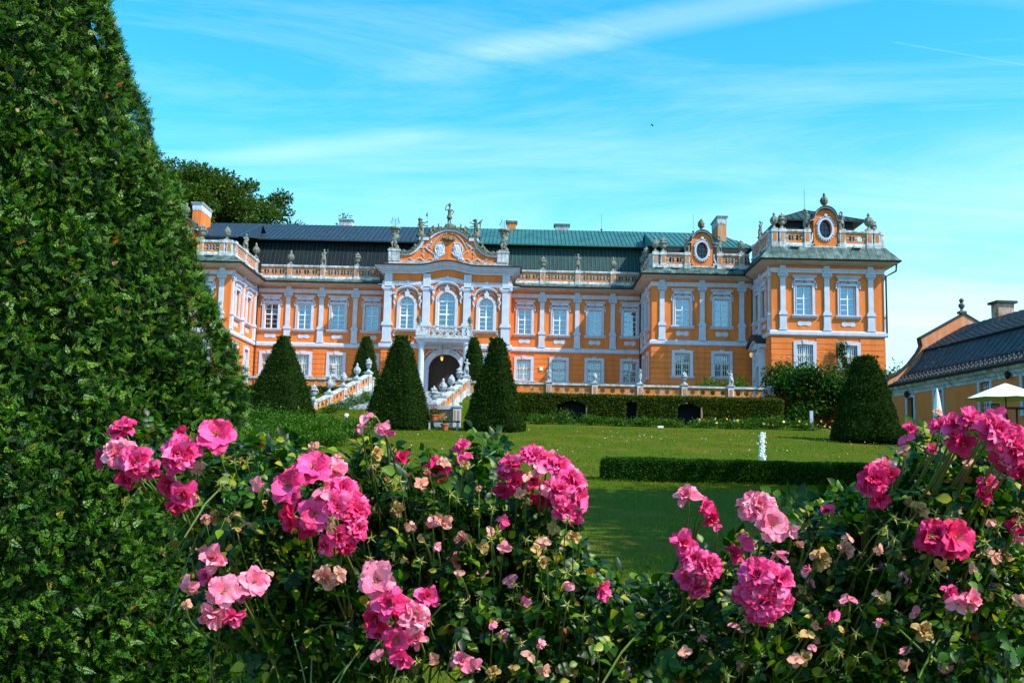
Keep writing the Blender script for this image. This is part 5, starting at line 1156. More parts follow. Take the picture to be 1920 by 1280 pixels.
n = 34; P = np.stack([11 + 9 * rng.random(n), 66.6 + .4 * rng.random(n), 3.5 + .5 * rng.random(n)], 1); V, F = scatter(np.array([(-1, -1, 0), (1, -1, 0), (1, 1, 0), (-1, 1, 0)]), np.array([(0, 1, 2, 3)]), P, frames(rng.normal(size=(n, 3))), .05 + .03 * rng.random(n)); tag(np_obj('bed_flowers', V, F, mat_leaf('bed_petals', [(0, (.8, .25, .02)), (.5, (.8, .6, .05)), (.8, (.8, .8, .75)), (1, (.7, .1, .1))], .2)), 'small orange, yellow and white flowers in the bed', 'flowers', kind='stuff')
# strip of low edging and grass before the bed
mb = MB(); mb.box(8.3, 8.65, 64.4, 64.6, 3.2, 3.32); tag(mb.build('plant_label', mat_plain('white_plaque', (.8, .8, .78), .5)), 'small white plaque lying on the grass before the bed', 'plaque')
# wisteria over the pergola at the tower foot
vr = tag(empty('climbing_vine', (18.5, 72.5, 4)), 'mass of dark green climbing vine over the pergola at the foot of the tower', 'vine')
n = 26000; k = 210; cx = rng.random(k); C = np.stack([16.9 + 8.3 * cx, 69.6 + 3.8 * rng.random(k), 6.9 + .45 * np.sin(cx * 7) + rng.normal(0, .42, k) - .3 * cx], 1)
lowm = (cx < .48) & (rng.random(k) < .55); C[lowm, 2] -= .6 + 2.2 * rng.random(lowm.sum())
i = rng.integers(0, k, n); P = C[i] + rng.normal(size=(n, 3)) * [.38, .3, .30]; d = rng.normal(size=(n, 3)) * .7 + [0, -.7, -.35]; V, F = scatter(*LEAF1, P - [18.5, 72.5, 4], frames(d), .15 + .15 * rng.random(n)); np_obj('leaves', V, F, VINE, vr)
mb = MB()
mb = MB(); mb.box(.3, .5, -4.0, -3.8, -.8, .75); mb.build('pergola_post', TRIM, vr)
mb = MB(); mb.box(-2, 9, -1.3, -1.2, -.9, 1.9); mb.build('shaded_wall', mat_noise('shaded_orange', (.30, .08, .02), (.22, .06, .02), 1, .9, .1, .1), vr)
cv_ = tag(empty('climbing_vine', (23.5, 76.7, 7)), 'narrow ivy climbing over the left half of the ground-floor window of the tower', 'vine')
n = 1700; t = rng.random(n); P = np.stack([.05 + .25 * np.sin(t * 6) + rng.normal(0, .17, n), -.1 - .12 * rng.random(n), .4 + 3.0 * t + rng.normal(0, .1, n)], 1); V, F = scatter(*LEAF1, P, frames(rng.normal(size=(n, 3)) + [0, -.8, -.3]), .11 + .07 * rng.random(n)); np_obj('leaves', V, F, VINE, cv_)
mb = MB(); mb.tube([(0, -.06, -1.2), (.2, -.06, 1), (-.1, -.06, 2.4), (.2, -.06, 3.4)], .025, 5)
for a in range(7): mb.tube([(-.1, -.05, 1.0 + .35 * a), (-.6 - .1 * (a % 3), -.05, 1.5 + .35 * a), (-1.1, -.05, 1.3 + .4 * a)], .009, 4)
mb.build('stem', WOODDK, cv_)
bush('terrace_bush', 'flowering bush on the terrace behind the balustrade below the middle wing', 'bush', (13.6, 75, 6.6), (1.1, .7, .75), 2200, .12, SHRUB); bush('terrace_bush', 'low yellowish bush on the terrace behind the left balustrade', 'bush', (-11.6, 74, 6.35), (1.3, .6, .5), 1500, .12, SHRUB)
bush('terrace_bush', 'flowering bush right of the white statue at the end of the terrace', 'bush', (15.3, 75, 6.7), (.8, .6, .8), 1500, .12, SHRUB)
bush('far_bush', 'leafy bush between the tower and the cafe gable', 'bush', (27.6, 76, 6.8), (1.0, 1.4, 2.2), 2600, .2, SHRUB)

# ================================================================ trees
TREE = mat_leaf('tree_leaves', [(0, (.008, .032, .002)), (.5, (.026, .075, .004)), (.9, (.08, .14, .008)), (1, (.15, .15, .02))], .3, .6, .2)
BARK = mat_noise('bark', (.09, .07, .05), (.04, .03, .022), 6, .95, .6, .1)
def tree(x, y, zb, h, rad, label, n=26000, size=.38, group='trees behind the castle', lo=.3, ncl=90):
    root = tag(empty('deciduous_tree', (x, y, zb)), label, 'tree', group); mb = MB()
    mb.tube([(0, 0, -.3), (.1, 0, h * .3), (-.1, .1, h * .6), (0, 0, h * .85)], [h * .026, h * .018, h * .011, h * .004], 8)
    dirs = nrm(rng.normal(size=(ncl, 3))); rr = .45 + .55 * rng.random((ncl, 1)) ** .5
    C = dirs * rr * [rad, rad, h * (1 - lo) / 2] + [0, 0, h * (lo + (1 - lo) / 2)]; C[:, :2] *= 1 + .15 * np.sin(np.arange(ncl))[:, None]
    for c in C[:34]: mid = (c * [.45, .45, .8]); mb.tube([(0, 0, min(h * .55, c[2] * .6)), tuple(mid), tuple(c)], [h * .008, h * .005, h * .0015], 5)
    mb.build('trunk', BARK, root)
    sz = rad * (.15 + .15 * rng.random(ncl)); w = sz ** 2 / (sz ** 2).sum(); i = rng.choice(ncl, n, p=w); u = nrm(rng.normal(size=(n, 3))) * (rng.random((n, 1)) ** .4); P = C[i] + u * sz[i][:, None] * [1.25, 1.25, .75]
    d = u * .7 + rng.normal(size=(n, 3)) * .6; V, F = scatter(*LEAF1, P, frames(d), size * (.6 + .8 * rng.random(n))); np_obj('crown', V, F, TREE, root); return root
tree(-44.8, 126, 9, 28.5, 6.5, 'tallest dark tree behind the castle, beside the big yew', 48000); tree(-39.3, 122, 9, 27.8, 6.6, 'broad green tree behind the left chimney', 48000); tree(-34.0, 124, 9, 26.8, 5.6, 'rounded tree at the right end of the group behind the castle', 42000)
tree(-52, 124, 9, 27, 7, 'dark tree mostly hidden by the big yew', 12000); tree(-22.3, 120, 9, 21.3, 2.2, 'thin treetop just showing above the castle ridge left of the small chimney', 2600, .26); tree(-26.4, 121, 9, 20.9, 2.0, 'low treetop barely showing above the dark castle ridge', 2000, .26)
tree(19.6, 19.0, -1.4, 17.5, 6.6, 'large tree right of the garden, casting its shade on the lawn', 26000, .5, 'trees beside the lawn', .3, 130)
tree(24.5, 21.5, -1.2, 17.5, 7, 'second large tree right of the garden', 16000, .6, 'trees beside the lawn', .3, 110)

tree(18.6, 12.2, -1.45, 16, 6.4, 'third large tree right of the garden, nearest the roses', 22000, .5, 'trees beside the lawn', .3, 120)

# ================================================================ cafe building
KO = Vector((23.5, 66.0, 3.3)); KA = .097
cafe = tag(empty('cafe_building', KO, KA), 'low orange side building with a dark tiled mansard roof, at the right edge', 'building')
# local: x to the right (depth of the house), y away from the camera (so towards the camera = -y)
LN = 26.0
mb = MB(); holes = [(y, .42, .05, 2.05) for y in (2.1,)] + [(y, .42, .85, 2.35) for y in (5.5, 10.9, 15.6, 20)]
# long wall faces -x; build in (s, z) then map
W_ = MB(); wall(W_, 0, LN, -1.6, 2.95, [(2.1, .42, .0, 2.08, 0), (5.6, .45, .55, 2.25, .12), (10.6, .5, .4, 2.3, .12), (14.6, .5, .4, 2.3, .12), (19.5, .5, .4, 2.3, .12)], rev=.3)
W_.V = [(y, -x, z) for x, y, z in W_.V]; W_.build('wall', mat_noise('dusty_orange_plaster', (.82, .215, .055), (.74, .19, .05), 1.2, .9, .12, .1, c2=(.6, .24, .11), s2=.9), cafe)
def ks(mb_): mb_.V = [(y, -x, z) for x, y, z in mb_.V]; return mb_
for s, w, a, b, nm in ((2.1, .42, .0, 2.08, 'door'), (5.6, .45, .55, 2.25, 'window'), (10.6, .5, .4, 2.3, 'window'), (14.6, .5, .4, 2.3, 'window'), (19.5, .5, .4, 2.3, 'window')):
    mb = MB(); mb.box(s - w - .2, s - w, -.06, .01, a, b + .16); mb.box(s + w, s + w + .2, -.06, .01, a, b + .16); mb.box(s - w, s + w, -.06, .01, b, b + .16)
    if nm == 'window': mb.box(s - w - .2, s + w + .2, -.1, .01, a - .1, a - .002)
    f = ks(mb).build(nm, TRIM, cafe)
    mb = MB(); mb.box(s - w, s + w, .24, .28, a, b, 0); ks(mb).build('leaf' if nm == 'door' else 'pane', DARK if nm == 'door' else GLASS, f)
    if nm == 'window':
        mb = MB(); mb.box(s - w, s + w, .5, .52, a, b); ks(mb).build('room', DARK, f); mb = MB()
        for k in range(1, 6): x_ = s - w + 2 * w * k / 6; mb.box(x_ - .012, x_ + .012, .12, .14, a, b)
        for k in range(1, 7): z_ = a + (b - a) * k / 7; mb.box(s - w, s + w, .141, .16, z_ - .012, z_ + .012)
        ks(mb).build('grille', SASH, f)
mb = MB(); mb.prof(0, LN, [(0, 2.05 + .25), (.05, 2.3), (.08, 2.45), (.14, 2.5), (.2, 2.62), (.34, 2.72), (.4, 2.8), (.4, 2.86), (0, 2.95)]); ks(mb).build('cornice', TRIM_OLD, cafe)
mb = MB(); mb.prof(0, LN, [(.38, 2.86), (.55, 2.84), (.6, 2.95), (.5, 2.97), (.38, 2.93)]); ks(mb).build('gutter', GUTTER, cafe)
TILE = mat_noise('grey_roof_tiles', (.020, .036, .055), (.040, .062, .088), 2, .6, .1, .35)
prof_r = [(-.55, 2.95), (.1, 3.25), (.9, 3.85), (1.6, 4.6), (2.05, 5.25)]; up_r = [(1.85, 5.30), (2.6, 5.75), (3.4, 6.25), (4.75, 7.0)]
def roofsheet(pr_, nm, courses):
    mb = MB(); P = []
    for (a, b), (c, d) in zip(pr_, pr_[1:]):
        for k in range(courses): P.append((a + (c - a) * k / courses, b + (d - b) * k / courses))
    P.append(pr_[-1])
    for (a, b), (c, d) in zip(P, P[1:]):   # overlapping courses of tiles: each one lifts at its lower edge
        S = 78
        for k in range(S):
            y0, y1 = -LN * k / S, -LN * (k + 1) / S; h = .035 * (k % 2)
            mb.face([(a, y0, b + .035 + h), (a, y1, b + .035 + h), (c, y1, d + h), (c, y0, d + h)]); mb.face([(a, y0, b - .01), (a, y1, b - .01), (a, y1, b + .035 + h), (a, y0, b + .035 + h)])
    return mb.build(nm, TILE, cafe)
roofsheet(prof_r, 'lower_roof', 3); rf = roofsheet(up_r, 'roof', 3)
mb = MB(); mb.face([(4.75, 0, 7.0), (4.75, -LN, 7.0), (9.6, -LN, 3.0), (9.6, 0, 3.0)]); mb.face([(2.05, 0, 5.25), (2.05, -LN, 5.25), (1.85, -LN, 5.28), (1.85, 0, 5.28)]); mb.build('back_roof', TILE, cafe)
mb = MB()
for r_, (x_, z_) in enumerate(((-.25, 3.12), (.0, 3.24), (.28, 3.42), (.58, 3.66))):
    for k in range(56): yy = -.5 - .46 * k - .2 * (r_ % 2); mb.box(x_ - .05, x_ + .03, yy - .07, yy + .07, z_, z_ + .12, 0, .01, .03)
mb.build('snow_guard', GUTTER, cafe)
gp = [(-.7, 2.9), (-.3, 3.45), (.3, 3.75), (1.0, 4.35), (1.6, 5.1), (1.85, 5.55), (1.75, 6.05), (4.75, 7.75), (7.8, 6.05), (7.7, 5.5), (9.6, 3.0), (9.6, -1), (.0, -1), (0, 2.8)]
mb = MB(); mb.prism(gp, .0, .42); g_ = mb.build('gable', mat_noise('faded_orange_plaster', (.62, .22, .09), (.50, .20, .10), 1.4, .9, .2, .1, c2=(.5, .4, .35), s2=1.5), cafe)
mb = MB(); O_ = gp[:10]; mb.band([(a, b + .1) for a, b in O_], O_, -.08, .5); mb.build('coping', GUTTER, g_)
mb = MB(); mb.box(4.5, 5.5, -4.4, -3.6, 6.2, 7.75, 0); mb.box(4.35, 5.65, -4.55, -3.45, 7.752, 7.9, 1); ch = mb.build('chimney', (mat_noise('flaking_plaster', (.45, .42, .38), (.30, .12, .07), 3, .9, .3, .1), GUTTER), rf)
top(fuse('finial', lambda m: (m.box(-.3, .3, -.3, .3, 0, .2), m.lathe([(.2, .2), (.1, .35), (.26, .6), (.26, .75), (.1, .9), (.2, 1.05), (.2, 1.15), (.03, 1.3)], n=10)), STONE_DARK, .04), 'finial', 'dark stone ball finial on the gable of the low side building', 'finial', (28.15, 66.65, 11.1), 0, .8)
for s, l in ((2.1, 'small dark wall lantern above the narrow door of the side building'), (13.2, 'dark wall lantern above the open white parasol')):
    p = cafe.location + Vector((math.sin(KA) * s, -math.cos(KA) * s, 2.1 if s < 3 else 2.15)) + Vector((-.25, 0, .25 if s < 3 else .35)); w_ = tag(empty('wall_lamp', p), l, 'lamp')
    mb = MB(); mb.lathe([(.05, -.3), (.13, -.2), (.17, .02), (.04, .12)], n=6); mb.build('lamp_body', IRON, w_); mb = MB(); mb.tube([(0, 0, .1), (.12, 0, .18), (.26, 0, .05)], .02, 4); mb.build('bracket', IRON, w_)
# parasols and cafe furniture
pa = tag(empty('parasol', (19.85, 43, 2.45)), 'open white parasol beside the side building', 'parasol')
mb = MB(); N = 8
for k in range(N):
    a, b = [math.pi * 2 * (q + .3) / N for q in (k, k + 1)]; m_ = (a + b) / 2
    A, B = (1.62 * math.cos(a), 1.62 * math.sin(a), 1.18), (1.62 * math.cos(b), 1.62 * math.sin(b), 1.18); M_ = (1.5 * math.cos(m_), 1.5 * math.sin(m_), 1.22); T = (0, 0, 1.86)
    mid = lambda p, q, dz=0: ((p[0] + q[0]) / 2, (p[1] + q[1]) / 2, (p[2] + q[2]) / 2 + dz)
    for p, q in ((A, M_), (M_, B)): mb.face([T, mid(T, p, .03 if p in (A, B) else -.02), mid(T, q, .03 if q in (A, B) else -.02)]); mb.face([mid(T, p, .03 if p in (A, B) else -.02), p, q, mid(T, q, .03 if q in (A, B) else -.02)])
mb.build('canopy', mat_noise('parasol_canvas', (.78, .80, .80), (.70, .73, .75), 2, .9, .05, .1), pa); mb = MB(); mb.tube([(0, 0, -.3), (0, 0, 1.86)], .028, 8); mb.lathe([(.3, -.1), (.3, .05), (.05, .1)], n=12); mb.build('pole', WOODDK, pa)
mb = MB()
for k in range(N): a = math.pi * 2 * (k + .3) / N; mb.tube([(0, 0, 1.4), (.9 * math.cos(a), .9 * math.sin(a), 1.48)], .01, 4)
mb.build('rib', SASH, pa)
pc = tag(empty('parasol', (20.6, 52, 2.6)), 'closed white parasol beside the door of the side building', 'parasol'); mb = MB()
mb.lathe([(.05, .8), (.2, .9), (.22, 1.1), (.14, 1.7), (.07, 2.1), (.01, 2.3)], n=9); mb.build('folded_canopy', bpy.data.materials['parasol_canvas'], pc); mb = MB(); mb.tube([(0, 0, -.4), (0, 0, .9)], .03, 6); mb.build('pole', WOODDK, pc)
def chair(x, y, z, r, label):
    c = tag(empty('cafe_chair', (x, y, z), r), label, 'chair', 'cafe chairs under the parasol'); mb = MB(); mb.box(-.22, .22, -.22, .22, .42, .46); mb.build('seat', IRON, c); mb = MB()
    for k in range(5): mb.box(-.2 + .1 * k - .015, -.2 + .1 * k + .015, .2, .23, .5, .86)
    mb.box(-.22, .22, .195, .235, .86, .92); mb.build('backrest', IRON, c)
    for a in (-.2, .2):
        for b in (-.2, .2): mb = MB(); mb.box(a - .02, a + .02, b - .02, b + .02, -.1, .42 if b < 0 else .9); mb.build('leg', IRON, c)
chair(19.3, 42.4, 2.5, .4, 'black slatted chair left of the parasol pole'); chair(20.5, 42.0, 2.5, -.5, 'black slatted chair right of the parasol pole')
ta = tag(empty('cafe_table', (19.9, 42.2, 2.5)), 'small dark table under the open parasol', 'table'); mb = MB(); mb.box(-.4, .4, -.4, .4, .7, .74); mb.build('tabletop', IRON, ta); mb = MB(); mb.tube([(0, 0, -.1), (0, 0, .7)], .04, 6); mb.build('leg', IRON, ta)
# bird
bd = MB(); bd.ball((0, 0, 0), .05, n=6, sc=(2.2, 1, 1)); bd.face([(-.08, .02, .02), (.1, .02, .02), (-.1, .34, .16), (-.2, .3, .15)]); bd.face([(-.08, -.02, .02), (.1, -.02, .02), (-.05, -.36, .1), (-.16, -.3, .1)]); bd.face([(-.18, .03, 0), (-.18, -.03, 0), (-.34, -.05, .02), (-.34, .05, .02)])
o = bd.build('bird', IRON, None, (9.77, 80, 27.93), -.4); o.scale = (.75, .75, .75); tag(o, 'small dark bird flying alone in the blue sky', 'bird')
# ================================================================ the big yew at the left, close to the camera
NEEDLE = mat_leaf('yew_needles', [(0, (.001, .009, .001)), (.60, (.003, .026, .001)), (.82, (.018, .110, .002)), (.94, (.120, .270, .005)), (1, (.22, .22, .02))], .22, .5, .18, patch=(.003, .020, .002), pscale=2.2)
def yew_sprig(n=5, spread=.46, q=.20):
    """a flat comb of needles on one shared stem, so each sprig is one island"""
    V = []; F = []
    for k in range(n + 1): t = k / n; V += [(t, 0, .0), (t, .0, -.02)]
    for k in range(n): a = 2 * k; F.append((a, a + 1, a + 3, a + 2))
    for k in range(n):
        t = k / n; L = spread * (1.1 - .55 * t)
        for s in (-1, 1):
            a = math.radians(60 - 30 * t); dx, dy = math.cos(a) * L, s * math.sin(a) * L; z = .10 * math.sin(k * 2.3 + s); i = len(V); px, py = -dy * q, dx * q
            V += [(t + dx * .5 + px, dy * .5 + py, z), (t + dx, dy, z * .6), (t + dx * .5 - px, dy * .5 - py, z)]; F.append((2 * k, i, i + 1, i + 2))
    i = len(V); V += [(1.15, .05, 0), (1.35, 0, .02), (1.15, -.05, 0)]; F.append((2 * n, i, i + 1, i + 2))
    return np.array(V), np.array(F)
BY = tag(empty('yew_pyramid', (-3.55, 5.95, -1.45), AL), 'huge dark clipped yew filling the left edge close by, with a few orange dead sprigs', 'topiary')
def yew_r(z): return np.interp(z, [0, .6, 1.2, 4.9, 5.9, 6.2], [1.96, 2.01, 1.96, .66, .30, .02])
def yew_surface(NZ, NA, shrink=0.0, amp=.05, hmax=6.2):
    V = []; F = []
    for j in range(NZ + 1):
        z = hmax * j / NZ; r = max(.01, yew_r(z) - shrink)
        for i in range(NA):
            a = 2 * math.pi * i / NA; c, s = math.cos(a), math.sin(a); k = (abs(c) ** 3.0 + abs(s) ** 3.0) ** (-1 / 3.0)
            p = Vector((c * k * r, s * k * r, z)); q = amp * mnoise.noise(p * 1.1) + amp * .7 * mnoise.noise(p * 2.7) + amp * .4 * mnoise.noise(p * 6); V.append((p.x * (1 + q / max(r, .3)), p.y * (1 + q / max(r, .3)), z))
    for j in range(NZ):
        for i in range(NA): F.append((j * NA + i, j * NA + (i + 1) % NA, (j + 1) * NA + (i + 1) % NA, (j + 1) * NA + i))
    return np.array(V), np.array(F)
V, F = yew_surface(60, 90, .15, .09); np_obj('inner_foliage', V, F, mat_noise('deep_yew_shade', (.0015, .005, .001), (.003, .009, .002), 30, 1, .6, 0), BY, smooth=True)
V, F = yew_surface(60, 90, 0, .11); P, N = sample_faces(V, F, 250000)
ca, sa = math.cos(AL), math.sin(AL); camL = np.array([ca * 3.55 + sa * -5.95, -sa * 3.55 + ca * -5.95, 1.45])
vis = ((camL - P) * N).sum(1) / np.linalg.norm(camL - P, axis=1) > -.35; vis &= (P[:, 2] > .2) & (P[:, 2] < 5.6)
P, N = P[vis], N[vis]; n = len(P)
clump = np.array([mnoise.noise(Vector(p) * 4.5) for p in P])
d = nrm(N * .34 + rng.normal(size=(n, 3)) * .55 + [0, 0, .12]); pos = P - N * (.03 - .05 * clump[:, None] + .085 * rng.random((n, 1)) ** 1.6)
R_ = frames(d, N + rng.normal(size=(n, 3)) * .6); k = rng.random(n)
V1, F1 = scatter(*yew_sprig(), pos, R_, .019 + .020 * rng.random(n)); np_obj('needle_sprigs', V1, F1, NEEDLE, BY)
far_ = rng.random(n) < .12; V1, F1 = scatter(*yew_sprig(6, .45), pos[far_] + N[far_] * .02, R_[far_], .03 + .02 * rng.random(far_.sum())); np_obj('young_shoots', V1, F1, mat_leaf('young_needles', [(0, (.03, .14, .01)), (1, (.12, .24, .02))], .3, .4, .4), BY)
dead = rng.random(n) < .0022; V1, F1 = scatter(*yew_sprig(8, .4), pos[dead] + N[dead] * .03, R_[dead], .022 + .018 * rng.random(dead.sum())); DS = np_obj('dead_sprigs', V1, F1, mat_leaf('dead_needles', [(0, (.30, .07, .01)), (.6, (.42, .13, .015)), (1, (.34, .20, .04))], .2), BY); DS['kind'] = 'stuff'
lit_ = rng.random(n) < .00015; V1, F1 = scatter(*fold_leaf(.35), pos[lit_] + N[lit_] * .05, R_[lit_], .03); CP = np_obj('caught_petals', V1, F1, mat_leaf('dry_petals', [(0, (.65, .55, .42)), (1, (.55, .35, .2))], .2), BY); CP['kind'] = 'stuff'

# ================================================================ roses
def petal(w=.9, cup=.35, ruffle=.12, curl=.3, seed=0, nu=5, nv=5):
    V = []; F = []; r = random.Random(seed)
    for j in range(nv + 1):
        v = j / nv; ww = w * .5 * math.sin(math.pi * (.12 + .70 * v) ** .75) if v < 1 else w * .5 * .55
        for i in range(nu + 1):
            u = 2 * i / nu - 1; x = v * (1 - .10 * u * u * v) + (.04 * math.sin(u * 7 + seed) * v); z = cup * (u * u * .5) * (1 - v * .4) + cup * v * .9 - curl * v ** 3 + ruffle * v * math.sin(u * 4.2 + seed * 1.7) * .5
            V.append((x, ww * u, z))
    for j in range(nv):
        for i in range(nu): a = j * (nu + 1) + i; F.append((a, a + 1, a + nu + 2, a + nu + 1))
    return np.array(V), np.array(F)
def rose_mats():
    out = {}
    for nm, a, b, c in (('pink', (.90, .055, .30), (.97, .22, .46), (.62, .006, .09)), ('deep', (.72, .014, .13), (.88, .06, .26), (.60, .006, .06)), ('pale', (.92, .24, .40), (.95, .50, .58), (.85, .10, .24)), ('faded', (.72, .30, .24), (.75, .46, .36), (.60, .20, .16)), ('dry', (.50, .30, .10), (.62, .44, .18), (.32, .16, .05))):
        m, nt, bb = material('rose_petal_' + nm); g = nt.nodes.new('ShaderNodeNewGeometry'); cr = nt.nodes.new('ShaderNodeValToRGB'); e = cr.color_ramp.elements; e[0].color = (*c, 1); e[1].color = (*b, 1); x = e.new(.45); x.color = (*a, 1)
        nt.links.new(g.outputs['Random Per Island'], cr.inputs[0]); col, f = noise_mix(nt, cr.outputs[0], b, 9, .50, .85, stretch=(1, 1, 1))
        nt.links.new(col, bb.inputs['Base Color']); bb.inputs['Roughness'].default_value = .55; bb.inputs['Specular IOR Level'].default_value = .25; add_bump(nt, bb, f, .12, .01)
        o_ = nt.nodes['Material Output']; tr = nt.nodes.new('ShaderNodeBsdfTranslucent'); nt.links.new(col, tr.inputs['Color']); mx = nt.nodes.new('ShaderNodeMixShader'); mx.inputs[0].default_value = .24
        nt.links.new(bb.outputs[0], mx.inputs[1]); nt.links.new(tr.outputs[0], mx.inputs[2]); nt.links.new(mx.outputs[0], o_.inputs['Surface']); out[nm] = m
    return out
RM = rose_mats(); STAM = mat_leaf('stamens', [(0, (.10, .04, .01)), (.6, (.30, .16, .02)), (1, (.65, .42, .05))], 0); CALYX = mat_leaf('rose_sepals', [(0, (.10, .17, .02)), (.7, (.26, .30, .05)), (1, (.45, .40, .12))], .25, .5)
def rot(ax, a):
    return np.array(Matrix.Rotation(a, 3, ax))
def flower(kind, seed):
    """bloom facing +z, radius about 1; returns verts, quads, material index (0 petals, 1 stamens, 2 sepals)"""
    r = random.Random(seed); parts = []; mi = []
    def add(T, R, s, t=(0, 0, 0), m=0): V, F = T; parts.append((V @ R.T * s + np.array(t), F)); mi.extend([m] * len(F))
    if kind == 'double':
        for ring, (n, tilt, s, z) in enumerate(((8, 4, .98, 0), (8, 22, .90, .05), (7, 42, .76, .10), (6, 60, .58, .14), (5, 76, .42, .16))):
            for k in range(n):
                a = 2 * math.pi * (k + .5 * ring + r.uniform(-.2, .2)) / n; add(petal(.98, .28 + .1 * ring * .3, .28, .30, seed + ring * 9 + k), rot('Z', a) @ rot('Y', -math.radians(tilt + r.uniform(-20, 16))) @ rot('X', r.uniform(-.35, .35)), s * r.uniform(.74, 1.12), (.10 * math.cos(a), .10 * math.sin(a), z))
    elif kind == 'open':
        for ring, (n, tilt, s, z) in enumerate(((5, 8, 1.0, 0), (5, 24, .86, .05))):
            for k in range(n): a = 2 * math.pi * (k + .5 * ring + r.uniform(-.1, .1)) / n; add(petal(1.12, .25, .2, .22, seed + ring * 9 + k), rot('Z', a) @ rot('Y', -math.radians(tilt + r.uniform(-10, 10))) @ rot('X', r.uniform(-.2, .2)), s * r.uniform(.9, 1.05), (.06 * math.cos(a), .06 * math.sin(a), z))
    elif kind == 'half':
        for ring, (n, tilt, s) in enumerate(((4, -12, .95), (4, 30, .85), (3, 55, .7))):
            for k in range(n): a = 2 * math.pi * (k + r.uniform(-.2, .2)) / n; add(petal(1.0, .4, .25, .15, seed + ring * 9 + k), rot('Z', a) @ rot('Y', -math.radians(tilt + r.uniform(-18, 18))) @ rot('X', r.uniform(-.5, .5)), s * r.uniform(.8, 1.05), (.08 * math.cos(a), .08 * math.sin(a), .03 * ring))
    elif kind == 'droop':
        for k in range(4): a = 2 * math.pi * (k + r.uniform(-.3, .3)) / 4; add(petal(.95, .3, .2, .1, seed + k), rot('Z', a) @ rot('Y', math.radians(20 + r.uniform(-25, 45))) @ rot('X', r.uniform(-.4, .4)), r.uniform(.7, 1.0))
    if kind in ('open', 'half', 'droop', 'calyx'):
        for k in range(22 if kind != 'calyx' else 12):
            a = r.uniform(0, 6.28); e = math.radians(r.uniform(30, 85)); Rr = rot('Z', a) @ rot('Y', -e); L = r.uniform(.16, .3); T = (np.array([(0, -.05, 0), (0, .05, 0), (.85, .04, 0), (1, .14, 0), (1.1, 0, .06), (1, -.14, 0), (.85, -.04, 0)]), np.array([(0, 1, 2, 6), (6, 2, 3, 4), (6, 4, 5, 5)]))
            T = (T[0], np.array([(0, 1, 2, 6), (6, 2, 3, 5)])); add(T, Rr, L, (0, 0, .08), 1)
    for k in range(5):
        a = 2 * math.pi * k / 5 + r.uniform(-.2, .2); T = (np.array([(0, -.09, 0), (0, .09, 0), (.35, .10, .03), (.35, -.10, .03), (.75, .04, -.02), (.75, -.04, -.02), (1.1, .005, -.1), (1.1, -.005, -.1)]), np.array([(0, 1, 2, 3), (3, 2, 4, 5), (5, 4, 6, 7)]))
        add(T, rot('Z', a) @ rot('Y', math.radians(r.uniform(-35, 25) if kind == 'calyx' else r.uniform(10, 60))), .55 if kind == 'calyx' else .5, (0, 0, -.05), 2)
    # hip below the bloom
    n = 8; hv = [(rr * math.cos(2 * math.pi * k / n), rr * math.sin(2 * math.pi * k / n), z) for rr, z in ((.03, -.42), (.12, -.3), (.13, -.16), (.08, -.04), (.10, .04), (.01, .08)) for k in range(n)]; hf = [(j * n + k, j * n + (k + 1) % n, (j + 1) * n + (k + 1) % n, (j + 1) * n + k) for j in range(5) for k in range(n)]
    add((np.array(hv), np.array(hf)), np.eye(3), 1, (0, 0, 0), 2)
    V, F = join_np(parts); return V, F, mi
FLM = {}
def flower_mesh(kind, col, var):
    key = (kind, col, var)
    if key not in FLM:
        V, F, mi = flower(kind, hash((kind, var)) % 1 + var * 37 + len(kind) * 5); o = np_obj('bloom', V, F, [RM[col], STAM, CALYX], smooth=True, mi=mi); FLM[key] = o.data; bpy.data.objects.remove(o)
    return FLM[key]
ROSELEAF = mat_leaf('rose_leaf', [(0, (.002, .018, .002)), (.48, (.005, .040, .002)), (.76, (.028, .110, .003)), (.89, (.16, .25, .008)), (.96, (.36, .33, .02)), (1, (.26, .03, .015))], .30, .40, .28)
GSTEM = mat_noise('green_stem', (.07, .17, .02), (.14, .10, .04), 14, .5, .1, .4)
def compound_leaf():
    L = fold_leaf(.36, 4, .18); parts = []
    V = np.array([(0, -.012, 0), (0, .012, 0), (1.0, .008, .02), (1.0, -.008, .02)]); parts.append((V, np.array([(0, 1, 2, 3)])))
    for t, s, sc in ((1.0, 0, .62), (.68, 1, .52), (.68, -1, .52), (.34, 1, .42), (.34, -1, .42)):
        R = rot('Z', s * math.radians(58)) @ rot('X', s * .15) @ rot('Y', .12); parts.append((L[0] @ R.T * sc + np.array([t, 0, 0]), L[1]))
    return join_np(parts)
CL = compound_leaf()
def at(x, y, d):
    """world point seen at photo pixel x,y and lying d metres in front (plan of the rose bed, worked out from the photo)"""
    v = RCAM @ Vector((x - 960, 640 - y, -FPX)); return v / v.y * d
def bezier(a, b, c, n=8): return [a * (1 - t) ** 2 + b * 2 * t * (1 - t) + c * t * t for t in [k / n for k in range(n + 1)]]
